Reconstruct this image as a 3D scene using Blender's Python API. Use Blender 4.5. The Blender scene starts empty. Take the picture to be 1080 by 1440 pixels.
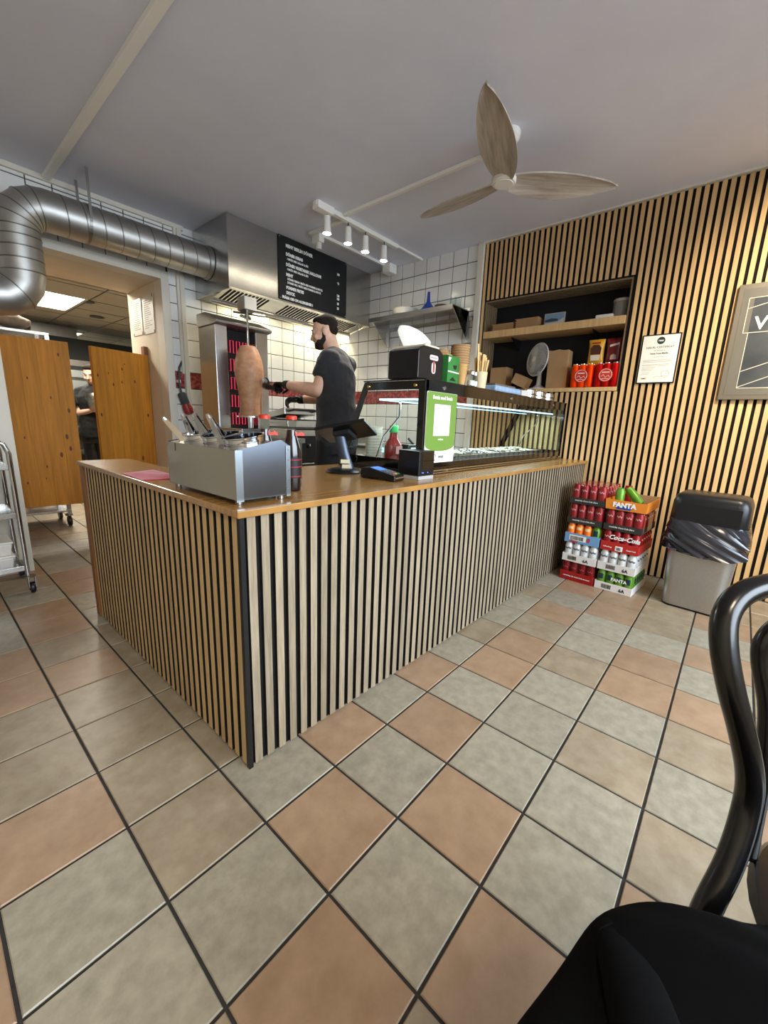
import bpy, bmesh, math, random
from mathutils import Vector, Matrix
random.seed(7)
PI = math.pi
scene = bpy.context.scene
col = scene.collection

# ------------------------------------------------------------------ camera
CAM = Vector((-0.4933, -0.5449, 1.065))
cd = bpy.data.cameras.new('camera'); cam = bpy.data.objects.new('camera', cd); col.objects.link(cam)
cd.sensor_fit = 'VERTICAL'; cd.sensor_height = 36.0; cd.lens = 574.08 / 1440 * 36.0
cd.clip_start = 0.02; cd.clip_end = 60
_r = Vector((0.65415694, -0.7555004, 0.0360257)); _u = Vector((0.13999948, 0.16775222, 0.97583776)); _f = Vector((0.74328921, 0.63330746, -0.21550594))
cam.matrix_world = Matrix(((_r.x, _u.x, -_f.x, CAM.x), (_r.y, _u.y, -_f.y, CAM.y), (_r.z, _u.z, -_f.z, CAM.z), (0, 0, 0, 1)))
scene.camera = cam

# ------------------------------------------------------------------ world, exposure, daylight through the shop window
w = bpy.data.worlds.new('world'); scene.world = w; w.use_nodes = True
w.node_tree.nodes['Background'].inputs[0].default_value = (0.70, 0.83, 1.0, 1)
w.node_tree.nodes['Background'].inputs[1].default_value = 1.3
vs = scene.view_settings
scene.display_settings.display_device = 'sRGB'
vs.view_transform = 'Standard'; vs.look = 'None'; vs.gamma = 1.0; vs.use_curve_mapping = False; vs.exposure = 0.42
cy = scene.cycles
cy.use_denoising = True; cy.max_bounces = 8; cy.diffuse_bounces = 5; cy.glossy_bounces = 4
cy.transparent_max_bounces = 12; cy.transmission_bounces = 6; cy.caustics_reflective = False; cy.caustics_refractive = False
cy.sample_clamp_indirect = 6.0

def area(name, loc, rot, sx, sy, power, colr, spread=180):
    l = bpy.data.lights.new(name, 'AREA'); l.shape = 'RECTANGLE'; l.size = sx; l.size_y = sy; l.energy = power; l.color = colr
    l.spread = math.radians(spread)
    o = bpy.data.objects.new(name, l); col.objects.link(o); o.location = loc; o.rotation_euler = rot; return o
area('window_daylight', (0.75, -2.50, 1.62), (math.radians(60), 0, 0), 3.7, 1.5, 74, (0.79, 0.90, 1.0), 115)
area('dining_lamp', (1.95, -0.95, 2.5), (0, math.radians(-50), 0), 0.25, 0.25, 19, (1.0, 0.84, 0.62), 95)
area('dining_lamp', (-0.9, -1.3, 2.45), (0, 0, 0), 0.5, 0.5, 24, (1.0, 0.84, 0.62))

# ------------------------------------------------------------------ helpers
def lin(c):
    if isinstance(c, str):
        c = c.lstrip('#'); c = [int(c[i:i+2], 16)/255 for i in (0, 2, 4)]
    return tuple((x/12.92 if x <= 0.04045 else ((x+0.055)/1.055)**2.4) for x in c)

MATS = {}
def M(name, c, rough=0.5, metal=0.0, var=0.0, scale=6.0, stretch=(1, 1, 1), bump=0.0, objvar=0.0, c2=None, detail=4.0, emit=None, estr=1.0,
      coat=0.0, spec=0.5, alpha=1.0, transmission=0.0, ior=1.45, aniso=0.0, sheen=0.0, lo=0.35, hi=0.65):
    if name in MATS: return MATS[name]
    m = bpy.data.materials.new(name); m.use_nodes = True; nt = m.node_tree; N = nt.nodes; L = nt.links
    b = N['Principled BSDF']; base = lin(c)
    b.inputs['Base Color'].default_value = (*base, 1); b.inputs['Roughness'].default_value = rough; b.inputs['Metallic'].default_value = metal
    b.inputs['Coat Weight'].default_value = coat; b.inputs['Coat Roughness'].default_value = 0.12
    b.inputs['Specular IOR Level'].default_value = spec; b.inputs['Alpha'].default_value = alpha
    b.inputs['Transmission Weight'].default_value = transmission; b.inputs['IOR'].default_value = ior
    b.inputs['Anisotropic'].default_value = aniso; b.inputs['Sheen Weight'].default_value = sheen
    if emit:
        b.inputs['Emission Color'].default_value = (*lin(emit), 1); b.inputs['Emission Strength'].default_value = estr
    tc = N.new('ShaderNodeTexCoord'); oi = N.new('ShaderNodeObjectInfo')
    mp = N.new('ShaderNodeMapping'); mp.inputs['Scale'].default_value = stretch
    ad = N.new('ShaderNodeVectorMath'); ad.operation = 'ADD'
    ml = N.new('ShaderNodeVectorMath'); ml.operation = 'SCALE'; ml.inputs[0].default_value = (17.3, 9.1, 5.7)
    L.new(oi.outputs['Random'], ml.inputs['Scale']); L.new(tc.outputs['Object'], ad.inputs[0]); L.new(ml.outputs[0], ad.inputs[1])
    L.new(ad.outputs[0], mp.inputs['Vector'])
    no = N.new('ShaderNodeTexNoise'); no.inputs['Scale'].default_value = scale; no.inputs['Detail'].default_value = detail; no.inputs['Roughness'].default_value = 0.62
    L.new(mp.outputs[0], no.inputs['Vector'])
    out = None
    if var or c2:
        rp = N.new('ShaderNodeValToRGB'); rp.color_ramp.elements[0].position = lo; rp.color_ramp.elements[1].position = hi
        a = base if c2 else tuple(min(1, x*(1-var)) for x in base); z = lin(c2) if c2 else tuple(min(1, x*(1+var)) for x in base)
        rp.color_ramp.elements[0].color = (*a, 1); rp.color_ramp.elements[1].color = (*z, 1)
        L.new(no.outputs['Fac'], rp.inputs[0]); out = rp.outputs[0]
    if objvar:
        hs = N.new('ShaderNodeHueSaturation')
        mr = N.new('ShaderNodeMapRange'); mr.inputs['To Min'].default_value = 1-objvar; mr.inputs['To Max'].default_value = 1+objvar
        L.new(oi.outputs['Random'], mr.inputs[0]); L.new(mr.outputs[0], hs.inputs['Value'])
        if out: L.new(out, hs.inputs['Color'])
        else: hs.inputs['Color'].default_value = (*base, 1)
        out = hs.outputs[0]
    if out: L.new(out, b.inputs['Base Color'])
    if bump:
        bn = N.new('ShaderNodeBump'); bn.inputs['Strength'].default_value = bump; bn.inputs['Distance'].default_value = 0.01
        L.new(no.outputs['Fac'], bn.inputs['Height']); L.new(bn.outputs[0], b.inputs['Normal'])
    MATS[name] = m; return m

def glass(name, tint=(0.95, 0.98, 0.97), refl=1.0):
    """thin clear pane: transparent with a Fresnel mirror"""
    if name in MATS: return MATS[name]
    m = bpy.data.materials.new(name); m.use_nodes = True; nt = m.node_tree; N = nt.nodes; L = nt.links
    N.remove(N['Principled BSDF']); o = N['Material Output']
    t = N.new('ShaderNodeBsdfTransparent'); t.inputs[0].default_value = (*tint, 1)
    g = N.new('ShaderNodeBsdfGlossy'); g.inputs['Roughness'].default_value = 0.02; g.inputs[0].default_value = (refl, refl, refl, 1)
    fr = N.new('ShaderNodeFresnel'); fr.inputs[0].default_value = 1.45
    ge = N.new('ShaderNodeNewGeometry'); sb = N.new('ShaderNodeMath'); sb.operation = 'SUBTRACT'; sb.inputs[0].default_value = 1.0
    mu = N.new('ShaderNodeMath'); mu.operation = 'MULTIPLY'; L.new(ge.outputs['Backfacing'], sb.inputs[1]); L.new(sb.outputs[0], mu.inputs[0]); L.new(fr.outputs[0], mu.inputs[1])
    mx = N.new('ShaderNodeMixShader'); L.new(mu.outputs[0], mx.inputs[0]); L.new(t.outputs[0], mx.inputs[1]); L.new(g.outputs[0], mx.inputs[2])
    L.new(mx.outputs[0], o.inputs[0]); MATS[name] = m; return m

def faces_mat(me, mat2, keep):
    """second material on every face whose normal fails keep"""
    me.materials.append(mat2)
    for p in me.polygons:
        if not keep(p.normal): p.material_index = 1
    return me

class MB:
    """collects shapes of one mesh"""
    def __init__(s): s.v = []; s.f = []
    def add(s, vs, fs):
        n = len(s.v); s.v += [tuple(p) for p in vs]; s.f += [tuple(n+i for i in f) for f in fs]; return s
    def box(s, x0, x1, y0, y1, z0, z1):
        return s.add([(x0,y0,z0),(x1,y0,z0),(x1,y1,z0),(x0,y1,z0),(x0,y0,z1),(x1,y0,z1),(x1,y1,z1),(x0,y1,z1)],
                     [(0,3,2,1),(4,5,6,7),(0,1,5,4),(1,2,6,5),(2,3,7,6),(3,0,4,7)])
    def hexa(s, p): return s.add(p, [(0,3,2,1),(4,5,6,7),(0,1,5,4),(1,2,6,5),(2,3,7,6),(3,0,4,7)])
    def prism(s, poly, axis, a, b):
        """2-D polygon extruded along axis (0: poly=(y,z), 1: poly=(x,z), 2: poly=(x,y))"""
        def P(p, h): return (h, p[0], p[1]) if axis == 0 else ((p[0], h, p[1]) if axis == 1 else (p[0], p[1], h))
        n = len(poly); vs = [P(p, a) for p in poly]+[P(p, b) for p in poly]
        fs = [tuple(range(n))[::-1], tuple(range(n, 2*n))]+[(i, (i+1) % n, n+(i+1) % n, n+i) for i in range(n)]
        return s.add(vs, fs)
    def lathe(s, prof, cx=0, cy=0, seg=24, sx=1, sy=1, z=0):
        n = len(prof); vs = []; fs = []
        for i in range(seg):
            a = 2*PI*i/seg
            for r, h in prof: vs.append((cx+r*math.cos(a)*sx, cy+r*math.sin(a)*sy, z+h))
        for i in range(seg):
            j = (i+1) % seg
            for k in range(n-1): fs.append((i*n+k, j*n+k, j*n+k+1, i*n+k+1))
        if prof[0][0] > 1e-6: fs.append(tuple(i*n for i in range(seg))[::-1])
        if prof[-1][0] > 1e-6: fs.append(tuple(i*n+n-1 for i in range(seg)))
        return s.add(vs, fs)
    def cyl(s, cx, cy, z0, z1, r, seg=20, r2=None):
        return s.lathe([(r, z0), (r if r2 is None else r2, z1)], cx, cy, seg)
    def tube(s, path, r, seg=10, flat=1.0, up=None, closed=False, cap=True):
        pts = [Vector(p) for p in path]; n = len(pts)
        rs = r if isinstance(r, (list, tuple)) else [r]*n
        vs = []; fs = []; ref = None
        for i, p in enumerate(pts):
            if closed: d = pts[(i+1) % n]-pts[i-1]
            else: d = pts[min(i+1, n-1)]-pts[max(i-1, 0)]
            d.normalize()
            if ref is None:
                ref = Vector(up) if up else (Vector((0, 0, 1)) if abs(d.z) < 0.9 else Vector((1, 0, 0)))
            a = d.cross(ref)
            if a.length < 1e-4: a = d.cross(Vector((0.3, 0.9, 0.2)))
            a.normalize(); b = a.cross(d).normalized(); ref = b
            rr = rs[i]; rx, ry = (rr if isinstance(rr, tuple) else (rr, rr*flat))
            for k in range(seg):
                t = 2*PI*k/seg; vs.append(p+a*(rx*math.cos(t))+b*(ry*math.sin(t)))
        for i in range(n if closed else n-1):
            j = (i+1) % n
            for k in range(seg):
                l = (k+1) % seg; fs.append((i*seg+k, i*seg+l, j*seg+l, j*seg+k))
        if cap and not closed:
            fs.append(tuple(range(seg))[::-1]); fs.append(tuple((n-1)*seg+k for k in range(seg)))
        return s.add(vs, fs)
    def ball(s, c, rx, ry=None, rz=None, seg=14, rings=9):
        ry = rx if ry is None else ry; rz = rx if rz is None else rz
        pr = [(math.sin(PI*i/rings), -math.cos(PI*i/rings)) for i in range(rings+1)]
        n0 = len(s.v); s.lathe([(max(r, 0.0), h) for r, h in pr], 0, 0, seg)
        for i in range(n0, len(s.v)):
            x, y, z = s.v[i]; s.v[i] = (c[0]+x*rx, c[1]+y*ry, c[2]+z*rz)
        return s
    def xf(s, m, n0=0):
        for i in range(n0, len(s.v)): s.v[i] = tuple(m @ Vector(s.v[i]))
        return s
    def mesh(s, name, mat, smooth=False):
        me = bpy.data.meshes.new(name); me.from_pydata(s.v, [], s.f); me.update()
        bm = bmesh.new(); bm.from_mesh(me); bmesh.ops.remove_doubles(bm, verts=bm.verts, dist=1e-6)
        bmesh.ops.recalc_face_normals(bm, faces=bm.faces)
        if smooth:
            for f in bm.faces: f.smooth = True
        bm.to_mesh(me); bm.free()
        if smooth: me.set_sharp_from_angle(angle=math.radians(smooth if smooth is not True and smooth > 1 else 40))
        if mat: me.materials.append(mat)
        return me
    def build(s, name, mat, parent=None, smooth=False, bevel=0, loc=(0, 0, 0), rot=(0, 0, 0), seg=2):
        return obj(name, s.mesh(name, mat, smooth), parent, bevel, loc, rot, seg)

def obj(name, me, parent=None, bevel=0, loc=(0, 0, 0), rot=(0, 0, 0), seg=2):
    o = bpy.data.objects.new(name, me); col.objects.link(o); o.location = loc; o.rotation_euler = rot
    if parent: o.parent = parent
    if bevel:
        b = o.modifiers.new('bevel', 'BEVEL'); b.width = bevel; b.segments = seg; b.limit_method = 'ANGLE'; b.angle_limit = math.radians(35)
        b.harden_normals = False
    return o
def tag(o, label=None, cat=None, group=None, kind=None):
    if label: o['label'] = label
    if cat: o['category'] = cat
    if group: o['group'] = group
    if kind: o['kind'] = kind
    return o
def thing(name, label, cat, loc=(0, 0, 0), rz=0.0, group=None):
    o = bpy.data.objects.new(name, None); o.empty_display_size = 0.05; col.objects.link(o)
    o.location = loc; o.rotation_euler = (0, 0, rz); return tag(o, label, cat, group)
def copy_tree(o, parent=None):
    c = o.copy(); col.objects.link(c); c.parent = parent
    for ch in list(o.children): copy_tree(ch, c)
    return c
def struct(o, label=None): o['kind'] = 'structure'; return tag(o, label)

FRONT = (PI/2, 0, 0)              # lettering on a face that looks to -Y
def text(name, s, size, loc, mat, parent, rot=FRONT, bold=0.0, shear=0.0, align='LEFT', sx=1.0, depth=0.0004):
    cu = bpy.data.curves.new(name, 'FONT'); cu.body = s; cu.size = size; cu.extrude = depth; cu.offset = bold; cu.shear = shear
    cu.align_x = align; cu.resolution_u = 2; cu.fill_mode = 'FRONT' if depth == 0 else 'BOTH'
    t = bpy.data.objects.new('tmp', cu)
    me = bpy.data.meshes.new_from_object(t); me.name = name
    bpy.data.objects.remove(t); bpy.data.curves.remove(cu)
    me.materials.clear(); me.materials.append(mat)
    if sx != 1.0:
        for v in me.vertices: v.co.x *= sx
    return obj(name, me, parent, 0, loc, rot)
def lines(name, rows, mat, parent, loc, rot=FRONT, h=0.0015):
    """rows of tiny print as thin raised bars: (x0, x1, y)"""
    b = MB()
    for x0, x1, y in rows: b.box(x0, x1, y-h/2, y+h/2, 0, 0.0003)
    return b.build(name, mat, parent, loc=loc, rot=rot)

# ------------------------------------------------------------------ materials
slat_oak = M('slat_oak', '#cfaa76', 0.62, var=0.10, scale=9, stretch=(6, 6, 0.35), objvar=0.10, bump=0.05)
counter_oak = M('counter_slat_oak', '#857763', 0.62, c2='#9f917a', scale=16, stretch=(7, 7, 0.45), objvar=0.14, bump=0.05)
black_felt = M('black_felt', '#0b0b0c', 0.95, var=0.3, scale=60)
top_wood = M('counter_top_wood', '#a0763f', 0.26, var=0.18, scale=5, stretch=(1.2, 9, 1), coat=0.35)
end_wood = M('end_board_wood', '#80502a', 0.45, var=0.18, scale=6, stretch=(5, 5, 0.5))
pine = M('pine_board', '#ba7a28', 0.6, var=0.16, scale=5, stretch=(7, 7, 0.5), objvar=0.07, spec=0.3)
pine_knot = M('pine_knot', '#5d3212', 0.6, var=0.3, scale=40)
white_paint = M('white_paint', '#d9d2c4', 0.6, var=0.03, scale=3)
plaster = M('plaster_white', '#d3c8b4', 0.85, var=0.04, scale=4)
ceil_mat = M('ceiling_grey', '#e0e2ee', 0.9, var=0.03, scale=2, bump=0.05)
kit_ceil = M('kitchen_ceiling', '#cfc6b6', 0.9, var=0.03, scale=3)
wall_tile = M('wall_tile_white', '#e9e8e4', 0.18, var=0.03, scale=5, objvar=0.03)
red_tile = M('wall_tile_red', '#7d2a2a', 0.3, c2='#a95a55', scale=34, lo=0.45, hi=0.55)
wall_grout = M('wall_grout_dark', '#3a3230', 0.9, var=0.1, scale=30)
floor_grout = M('floor_grout', '#2d2a28', 0.85, var=0.2, scale=40, bump=0.2)
steel = M('brushed_steel', '#c2c1bd', 0.26, 1.0, var=0.06, scale=10, stretch=(1, 1, 14), aniso=0.4)
steel_dark = M('steel_dull', '#8f8d88', 0.38, 1.0, var=0.10, scale=6)
galv = M('galvanised_duct', '#b9b8b4', 0.42, 1.0, var=0.10, scale=5)
chrome = M('chrome', '#d2d4d8', 0.08, 1.0)
black_plastic = M('black_plastic', '#101113', 0.35, var=0.1, scale=20)
black_gloss = M('black_gloss', '#070708', 0.08, coat=0.5)
black_matt = M('black_matt', '#121214', 0.8, var=0.15, scale=20)
trunk_white = M('trunking_white', '#f3f1ea', 0.5)
white_plastic = M('white_plastic', '#e6e4de', 0.4)
white_gloss = M('white_enamel', '#eceae4', 0.25)
white_ink = M('white_print', '#f2f2ee', 0.6)
black_ink = M('black_print', '#17181a', 0.7)
paper = M('paper', '#efece2', 0.8, var=0.02, scale=8)
kraft = M('kraft_card', '#a9855c', 0.8, var=0.06, scale=14)
# ================================================================== THE SETTING
XW, YB, ZC = 3.05, 3.36, 2.615          # slat wall, tiled back wall, ceiling
XL, YF = -1.75, -2.60                   # walls behind the camera
# ---- floor
fl = MB().box(XL-0.1, 3.4, YF-0.1, 10.0, -0.12, -0.004).build('floor', floor_grout); struct(fl, 'dark grout bed of the tiled floor')
TX, TY = 0.25197, 0.25327
tm = {'P': M('floor_tile_terracotta', '#8c7259', 0.36, c2='#a78c72', scale=13, detail=12, objvar=0.07, bump=0.10, lo=0.25, hi=0.75),
      'G': M('floor_tile_grey', '#847d6d', 0.34, c2='#aba390', scale=26, detail=14, objvar=0.06, bump=0.12, lo=0.22, hi=0.80),
      'B': M('floor_tile_olive', '#81715b', 0.36, c2='#a49680', scale=13, detail=12, objvar=0.07, bump=0.10, lo=0.25, hi=0.75)}
def ctile(sx, sy, t=0.010, c=0.0022):
    x, y = sx/2, sy/2
    b = MB(); vs = [(-x,-y,-t),(x,-y,-t),(x,y,-t),(-x,y,-t),(-x,-y,-c),(x,-y,-c),(x,y,-c),(-x,y,-c),(-x+c,-y+c,0),(x-c,-y+c,0),(x-c,y-c,0),(-x+c,y-c,0)]
    return b.add(vs, [(0,3,2,1),(8,9,10,11)]+[(i,(i+1)%4,4+(i+1)%4,4+i) for i in range(4)]+[(4+i,4+(i+1)%4,8+(i+1)%4,8+i) for i in range(4)])
tmesh = {k: ctile(TX-0.007, TY-0.007).mesh('tile', m) for k, m in tm.items()}
TILE = {(0,0):'P',(0,-1):'G',(-1,0):'G',(-1,-1):'P',(-1,1):'B',(0,1):'G',(1,0):'G',(1,-1):'P',(2,-1):'G',(2,0):'P',(1,1):'P',(2,1):'G',(3,1):'P',(4,1):'G',
        (5,1):'B',(6,1):'G',(7,1):'G',(8,1):'B',(3,0):'G',(4,0):'P',(5,0):'P',(6,0):'B',(7,0):'P',(8,0):'G',(9,0):'P',(10,0):'P',(3,-1):'G',(4,-1):'G',(5,-1):'B',
        (6,-1):'G',(7,-1):'G',(8,-1):'P',(9,-1):'P',(10,-1):'B',(11,-1):'B',(2,-2):'G',(1,-2):'G',(0,-2):'P',(3,-2):'B',(4,-2):'G',(5,-2):'P',(6,-2):'P',(7,-2):'G',(8,-2):'B',
        (9,-2):'B',(2,-3):'B',(3,-3):'G',(4,-3):'B',(5,-3):'P',(6,-3):'G',(7,-3):'P',(8,-3):'G',(9,-3):'P',(-2,1):'G',(-2,0):'G',(-2,2):'P',(-2,3):'B',(-2,4):'B',(-2,5):'P',
        (-2,6):'P',(-2,7):'G',(-1,2):'B',(-1,3):'B',(-1,4):'B',(-1,5):'P',(-1,6):'B',(-1,7):'P',(-1,8):'P',(-1,9):'G',(0,2):'B',(0,3):'B',(0,4):'B',(0,5):'G',(0,6):'P',(0,7):'G',
        (0,8):'G',(0,9):'P',(0,10):'P',(0,11):'G',(0,12):'G',(-1,10):'B',(-1,11):'P',(-1,12):'G',(1,-3):'P',(2,-4):'G',(3,-4):'P',(-1,-2):'G'}
def in_view(x, y, m=0.35):
    d = Vector((x, y, 0))-CAM; z = d.dot(_f)
    if z < 0.15: return False
    u, v = d.dot(_r)/z*574, -d.dot(_u)/z*574
    return abs(u) < 540+m*TX*574/z*2 and abs(v) < 720+m*TX*574/z*2
rest = MB(); ntile = 0
for i in range(-7, 13):
    for j in range(-10, 39):
        cx, cy = (i+0.5)*TX, (j+0.5)*TY
        if cx < XL-0.1 or cy < YF-0.1: continue
        if cx > 0.40 and 0.62 < cy < 3.0 and cx < 2.9: under = True
        else: under = (0.12 < cx < 0.30 and 0.55 < cy < 1.8) or (cx > 1.1 and cy > 3.0) or cx > XW
        k = TILE.get((i, j)) or random.choice('PGGBB')
        if in_view(cx, cy) and not under and cy < 5.0 and not (cy > YB and not -0.1 < cx < 1.1):
            obj('tile', tmesh[k], fl, loc=(cx, cy, 0.0)); ntile += 1
        elif cx < XW+0.1:
            n0 = len(rest.v); c = ctile(TX-0.007, TY-0.007); rest.add([(x+cx, y+cy, z) for x, y, z in c.v], c.f)
r = rest.build('floor_tiles', tm['B'], fl); r['kind'] = 'stuff'

# ---- ceiling, walls behind the camera with the shop window
struct(MB().box(XL-0.1, XW+0.4, YF-0.1, YB+0.05, ZC, ZC+0.1).build('ceiling', ceil_mat), 'matt grey painted ceiling')
b = MB().box(XL-0.1, -1.25, YF-0.12, YF, 0, ZC).box(2.75, XW+0.4, YF-0.12, YF, 0, ZC).box(-1.25, 2.75, YF-0.12, YF, 0, 0.6).box(-1.25, 2.75, YF-0.12, YF, 2.4, ZC)
struct(b.build('wall_front', plaster), 'white wall around the shop window')
wn = MB().box(-1.25, -1.19, YF-0.1, YF-0.04, 0.6, 2.4).box(2.69, 2.75, YF-0.1, YF-0.04, 0.6, 2.4).box(0.7, 0.76, YF-0.1, YF-0.04, 0.6, 2.4) \
    .box(-1.19, 2.69, YF-0.1, YF-0.04, 0.6, 0.66).box(-1.19, 2.69, YF-0.1, YF-0.04, 2.34, 2.4).build('window_1', white_paint); struct(wn, 'shop window frame')
struct(MB().box(XL-0.1, XL, YF, 3.3, 0, ZC).build('wall_left', plaster), 'white plaster wall')
struct(MB().box(XL, -0.04, 2.92, 3.40, 0, 1.45).build('wall_partition', white_paint, bevel=0.003), 'low white partition beside the kitchen doorway')
struct(MB().box(XL, -0.30, YB, YB+0.1, 0, ZC).build('wall_back_left', plaster), 'white wall left of the doorway')

# ---- back wall with the deep kitchen doorway
DX0, DX1, DZ, DY = -0.06, 1.09, 2.165, 4.12
wb = MB().box(DX1, 3.35, YB, YB+0.12, 0, ZC+0.02).box(-0.30, DX1, YB, YB+0.12, DZ, ZC+0.02).box(-0.30, DX0, YB, YB+0.12, 0, DZ).build('wall_back', wall_grout)
struct(wb, 'white tiled back wall with dark joints')
jb = MB().box(DX1, DX1+0.16, YB+0.12, DY, 0, 2.55).box(DX0-0.16, DX0, YB+0.12, DY, 0, 2.55).box(DX0, DX1, YB+0.12, DY, DZ, 2.55) \
    .build('wall_doorway', plaster); struct(jb, 'cream plaster lining of the deep doorway')
cs = MB().box(DX1-0.002, DX1+0.062, YB-0.022, YB+0.125, 0, DZ+0.062).box(DX0-0.06, DX1-0.002, YB-0.022, YB+0.125, DZ-0.002, DZ+0.062) \
    .box(DX0-0.06, DX0+0.002, YB-0.022, YB+0.125, 0, DZ).build('trim_1', white_paint, bevel=0.003); struct(cs, 'white door casing')
struct(MB().box(-0.3, 1.30, YB-0.03, YB-0.002, ZC-0.032, ZC).build('trim_2', white_paint), 'white cornice strip')
struct(MB().box(1.235, 1.275, YB-0.045, YB-0.002, 0.85, ZC-0.03).build('trim_3', white_paint, bevel=0.006), 'white vertical conduit cover')
struct(MB().box(1.215, 1.245, YB-0.03, YB-0.002, 1.42, ZC-0.03).build('trim_4', white_paint, bevel=0.004), 'thin white conduit cover')
def tile_mesh(sx, sz, m): 
    x, z, c, t = sx/2, sz/2, 0.003, 0.009
    vs = [(-x,t,-z),(x,t,-z),(x,t,z),(-x,t,z),(-x,c,-z),(x,c,-z),(x,c,z),(-x,c,z),(-x+c,0,-z+c),(x-c,0,-z+c),(x-c,0,z-c),(-x+c,0,z-c)]
    return MB().add(vs, [(0,1,2,3),(8,11,10,9)]+[(i,4+i,4+(i+1)%4,(i+1)%4) for i in range(4)]+[(4+i,8+i,8+(i+1)%4,4+(i+1)%4) for i in range(4)]).mesh('tile', m)
BX, BZ, J = 0.1450, 0.1405, 0.006
tcache = {}
def put_tile(wall, u0, u1, z0, z1, red, side):
    key = (round(u1-u0, 3), round(z1-z0, 3), red)
    if key not in tcache: tcache[key] = tile_mesh(u1-u0, z1-z0, red_tile if red else wall_tile)
    c, zc = (u0+u1)/2, (z0+z1)/2
    if side == 'back': obj('tile', tcache[key], wall, loc=(c, YB-0.007, zc))
    else: obj('tile', tcache[key], wall, loc=(XW-0.007, c, zc), rot=(0, 0, -PI/2))
for r_ in range(0, 13):                      # rows from the ceiling down
    z1 = ZC if r_ == 0 else 2.56-(r_-1)*BZ-J/2
    z0 = 2.56-r_*BZ+J/2
    for c_ in range(-2, 22):
        x0, x1 = 0.272+(c_-1)*BX+J/2, 0.272+c_*BX-J/2
        x1 = min(x1, XW-0.012)
        if x1-x0 < 0.03 or x1 < -0.25: continue
        if z0 < DZ+0.06:
            if z1 < DZ+0.08 or True:
                if x0 < DX1+0.062: x0 = DX1+0.066
                if x1-x0 < 0.02:
                    if z1 > DZ+0.10 and x0 <= DX1+0.067:
                        put_tile(wb, 0.272+(c_-1)*BX+J/2, 0.272+c_*BX-J/2, DZ+0.068, z1, False, 'back')
                    continue
        if x0 > 1.40 and z0 > 2.12: continue
        put_tile(wb, x0, x1, z0, z1, r_ == 9, 'back')
# ---- right wall: tiled kitchen end, slatted dining end with a niche
NY0, NY1, NZ0, NZ1 = 0.230, 1.390, 1.385, 2.140
wr = MB().box(XW, 3.45, 1.42, 3.48, 0, ZC+0.02).box(XW+0.012, 3.45, YF-0.1, NY0-0.004, 0, ZC+0.02).box(XW+0.012, 3.45, NY0-0.004, 1.42, NZ1+0.004, ZC+0.02) \
    .box(XW+0.012, 3.45, NY0-0.004, 1.42, 0, NZ0-0.03).box(XW+0.012, 3.45, NY1+0.004, 1.42, NZ0-0.03, NZ1+0.004).box(3.34, 3.45, NY0-0.004, NY1+0.004, NZ0-0.03, NZ1+0.004) \
    .build('wall_right', black_felt); struct(wr, 'right wall backing behind tiles and oak slats')
gro = MB().box(XW-0.002, XW, 1.48, YB, 0.5, ZC).build('grout', wall_grout, wr)
for r_ in range(0, 14):
    z1 = ZC if r_ == 0 else 2.485-(r_-1)*0.1365-J/2
    z0 = 2.485-r_*0.1365+J/2
    for c_ in range(0, 13):
        y0 = 1.480 if c_ == 0 else 1.592+(c_-1)*0.1503+J/2
        y1 = 1.592+c_*0.1503-J/2
        y1 = min(y1, YB-0.012)
        if y1-y0 < 0.03 or (y0 > 2.80 and z0 > 2.1): continue
        put_tile(wr, y0, y1, z0, z1, r_ == 9, 'right')
struct(MB().box(XW-0.030, XW+0.02, 1.424, 1.478, 0, ZC-0.002).build('trim_5', white_paint, bevel=0.003), 'white upright strip between tiles and slats')
struct(MB().box(XW-0.022, XW+0.012, YF, 1.424, ZC-0.012, ZC-0.0005).build('trim_6', white_paint), 'thin white strip along the ceiling')
PITCH, SW, SD = 0.04325, 0.0256, 0.0125
smesh = {}
def slat(wall, y, z0, z1, name='slat'):
    k = (round(z0, 3), round(z1, 3))
    if k not in smesh: smesh[k] = MB().box(0, SD, -SW/2, SW/2, z0, z1).mesh('slat', slat_oak); faces_mat(smesh[k], black_felt, lambda n: n.x < -0.5)
    return obj(name, smesh[k], wall, loc=(XW, y, 0))
y = 1.402; n = 0
while y > -1.75:
    if NY0-0.01 < y < NY1+0.005:
        slat(wr, y, NZ1+0.006, ZC-0.014); slat(wr, y, 0.006, NZ0-0.034)
    else: slat(wr, y, 0.006, ZC-0.014)
    y -= PITCH; n += 1
# niche lining
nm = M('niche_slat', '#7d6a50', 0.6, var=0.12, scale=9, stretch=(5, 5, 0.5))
MB().box(3.30, 3.335, NY0, NY1, NZ0, NZ1).build('niche_back', black_matt, wr)
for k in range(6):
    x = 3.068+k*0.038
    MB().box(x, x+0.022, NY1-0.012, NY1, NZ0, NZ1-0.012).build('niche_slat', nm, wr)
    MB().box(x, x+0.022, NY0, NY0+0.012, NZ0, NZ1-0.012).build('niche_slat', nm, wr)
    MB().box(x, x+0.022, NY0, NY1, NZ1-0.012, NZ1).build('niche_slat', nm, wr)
MB().box(XW-0.004, 3.30, NY0+0.002, NY1-0.002, NZ0-0.03, NZ0).build('niche_ledge', slat_oak, wr, bevel=0.002)
MB().box(XW-0.002, 3.295, NY0+0.013, NY1-0.013, 1.828, 1.885).build('niche_shelf', slat_oak, wr, bevel=0.002)
for yy in (1.13, 0.47):
    MB().prism([(3.10, 1.826), (3.295, 1.826), (3.295, 1.74), (3.285, 1.74), (3.12, 1.818)], 1, yy-0.004, yy+0.004).build('shelf_bracket', black_plastic, wr)

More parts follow.
